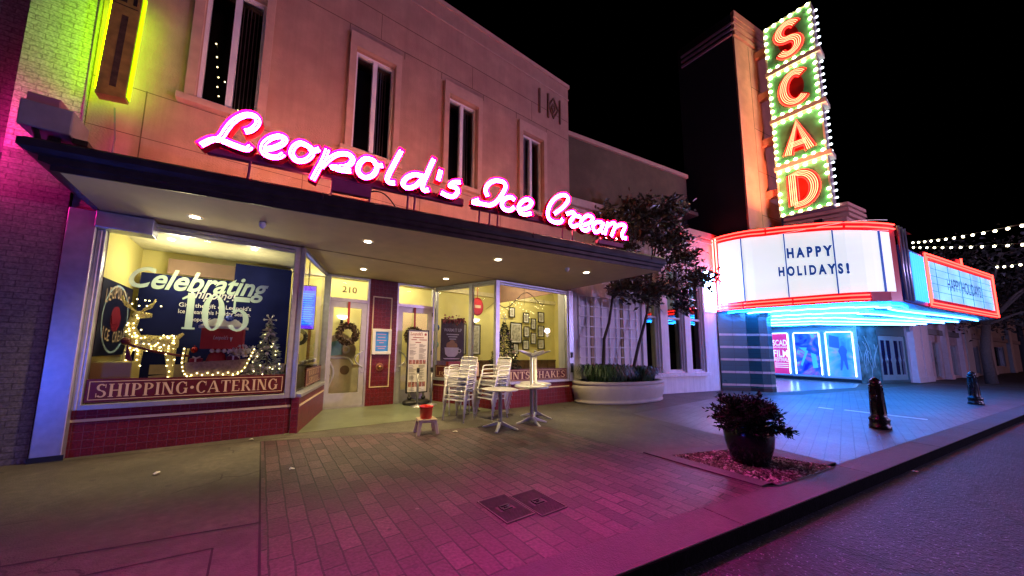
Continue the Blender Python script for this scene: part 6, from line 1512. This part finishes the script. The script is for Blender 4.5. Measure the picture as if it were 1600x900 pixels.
# ---- unseen neon added beyond the left edge for magenta and blue spill
M_mag = emit('magenta_neon', (1, .01, .34), 62)
nn_ = thing('unseen_magenta_neon', 'added magenta neon tubes out of view at the far left', 'neon sign', (-3.2, 6.0, 3.4))
b = MB(); b.bw(-3.32, -3.26, 5.95, 6.5, 3.3, 4.7); obj('blade', b, M_black, nn_)
b = MB()
for y in (6.05, 6.2): b.tube([(-3.22, y, 3.45), (-3.22, y, 4.55)], .02, 6)
obj('tube', b, M_mag, nn_)
bn_ = thing('unseen_blue_neon', 'added blue neon squiggle on a dark blade, out of view at the far left', 'neon sign', (-4.0, 2.6, .2))  # unseen neon added for the blue spill on the paving
b = MB(); b.bw(-4.02, -3.98, 1.9, 3.4, .2, 1.45); obj('backing', b, M_black, bn_)
b = MB()
for k in range(3): b.tube([(-3.95, 2.0+1.3*i/20, .45+k*.35+.09*math.sin(i*.9)) for i in range(21)], .022, 6)
obj('tube', b, emit('deep_blue_neon', (.02, .10, 1), 45), bn_)

# ================================================================== car far down the street
def car(x, y, rz, label):
    t = thing('parked_car', label, 'car', (x, y, -.13)); L, Wc = 4.5, 1.78; f = Fr(x, y, math.cos(rz), math.sin(rz)); z0 = -.13
    low = [(-2.2, .30), (-1.75, .28), (1.75, .28), (2.22, .34), (2.25, .62), (2.1, .78), (1.1, .94), (-1.8, 1.0), (-2.22, .92), (-2.28, .6)]
    b = MB(); b.shape([(a, c+z0) for a, c in low], -Wc/2, Wc/2, f); obj('body', b, mat('dark_blue_car', (.02, .05, .14), .2, .3, coat=.6), t, .05)
    b = MB(); b.shape([(a, c+z0) for a, c in [(-1.9, .99), (1.05, .93), (.35, 1.40), (-.2, 1.47), (-1.2, 1.45)]], -Wc/2+.12, Wc/2-.12, f); obj('windows', b, M_dglass, t, .04)
    b = MB(); b.shape([(a, c+z0) for a, c in [(.3, 1.41), (-.2, 1.48), (-1.2, 1.46), (-1.2, 1.42), (.3, 1.38)]], -Wc/2+.14, Wc/2-.14, f); obj('roof', b, MATS['dark_blue_car'], t)
    for a in (-1.35, 1.4):
        for o in (-.78, .78):
            c = f.pt(a, .31+z0, o); n = Vector((f.n[0], f.n[1], 0)); b = MB(); rg = []
            b.lathe([(.001, -.1), (.2, -.1), (.29, -.1), (.32, -.06), (.32, .06), (.29, .1), (.2, .1)], (0, 0, 0), 20); b.v = [tuple(c+Vector((f.u[0], f.u[1], 0))*p[0]+Vector((0, 0, p[1]))+n*p[2]) for p in b.v]; w = obj('wheel', b, M_black, t)
            b = MB(); b.lathe([(.001, .105), (.2, .102)], (0, 0, 0), 14, cap=False); s = 1 if o > 0 else -1; b.v = [tuple(c+Vector((f.u[0], f.u[1], 0))*p[0]+Vector((0, 0, p[1]))+n*p[2]*s) for p in b.v]; obj('rim', b, M_alu, w)
    for o in (-.62, .62):
        b = MB(); b.box(2.235, 2.30, .58+z0, .74+z0, o-.18, o+.18, f); obj('headlight', b, emit('car_headlight', (1, .95, .8), 25), t)
car(34.2, -4.9, R(180-8), 'dark blue car facing the camera with headlights on, at the far right edge')

# ================================================================== globe street lamps: one mirrored in the annex windows, the other added for light
def street_lamp(label, x, y):
    t = thing('street_lamp', label, 'street lamp', (x, y, -.13), 'globe street lamps across the road')
    b = MB(); b.lathe([(.18, -.13), (.18, .1), (.12, .2), (.07, .35), (.055, 2.6), (.09, 2.7), (.11, 2.75)], (x, y, 0), 14); obj('post', b, M_cast, t)
    b = MB(); b.ball((x, y, 2.93), .16, 16, 10); obj('globe', b, emit('globe_glass', (.80, .78, 1), 5), t)
    lamp('street_lamp_light', 'POINT', (x, y, 3.35), 1600, (.52, .41, 1), t, .24)
street_lamp('added white globe street lamp across the road behind the viewer', 13.5, -9.0)
street_lamp('white globe street lamp mirrored in the annex windows', 23.5, -9.5)
wl = thing('window_reflection_dots', 'glowing dots in place of reflected string lights, leftmost upper window', 'reflected lights', (-.8, 6.9, 6.2)); fairy(wl, [(x, 6.72, z) for x, z in ((-1.02, 6.46), (-1.0, 6.28), (-.97, 6.1), (-.88, 6.06), (-.97, 5.92), (-.94, 5.76), (-.66, 5.62), (-1.05, 6.7))], .012)  # dots stand in for string lights reflected in the pane
b = MB(); b.tube([(-1.05, 6.73, 6.9), (-1.02, 6.73, 6.46), (-.99, 6.73, 6.1), (-.93, 6.73, 5.7)], .004, 4); obj('wire', b, M_black, wl)  # wire added to carry the reflection dots
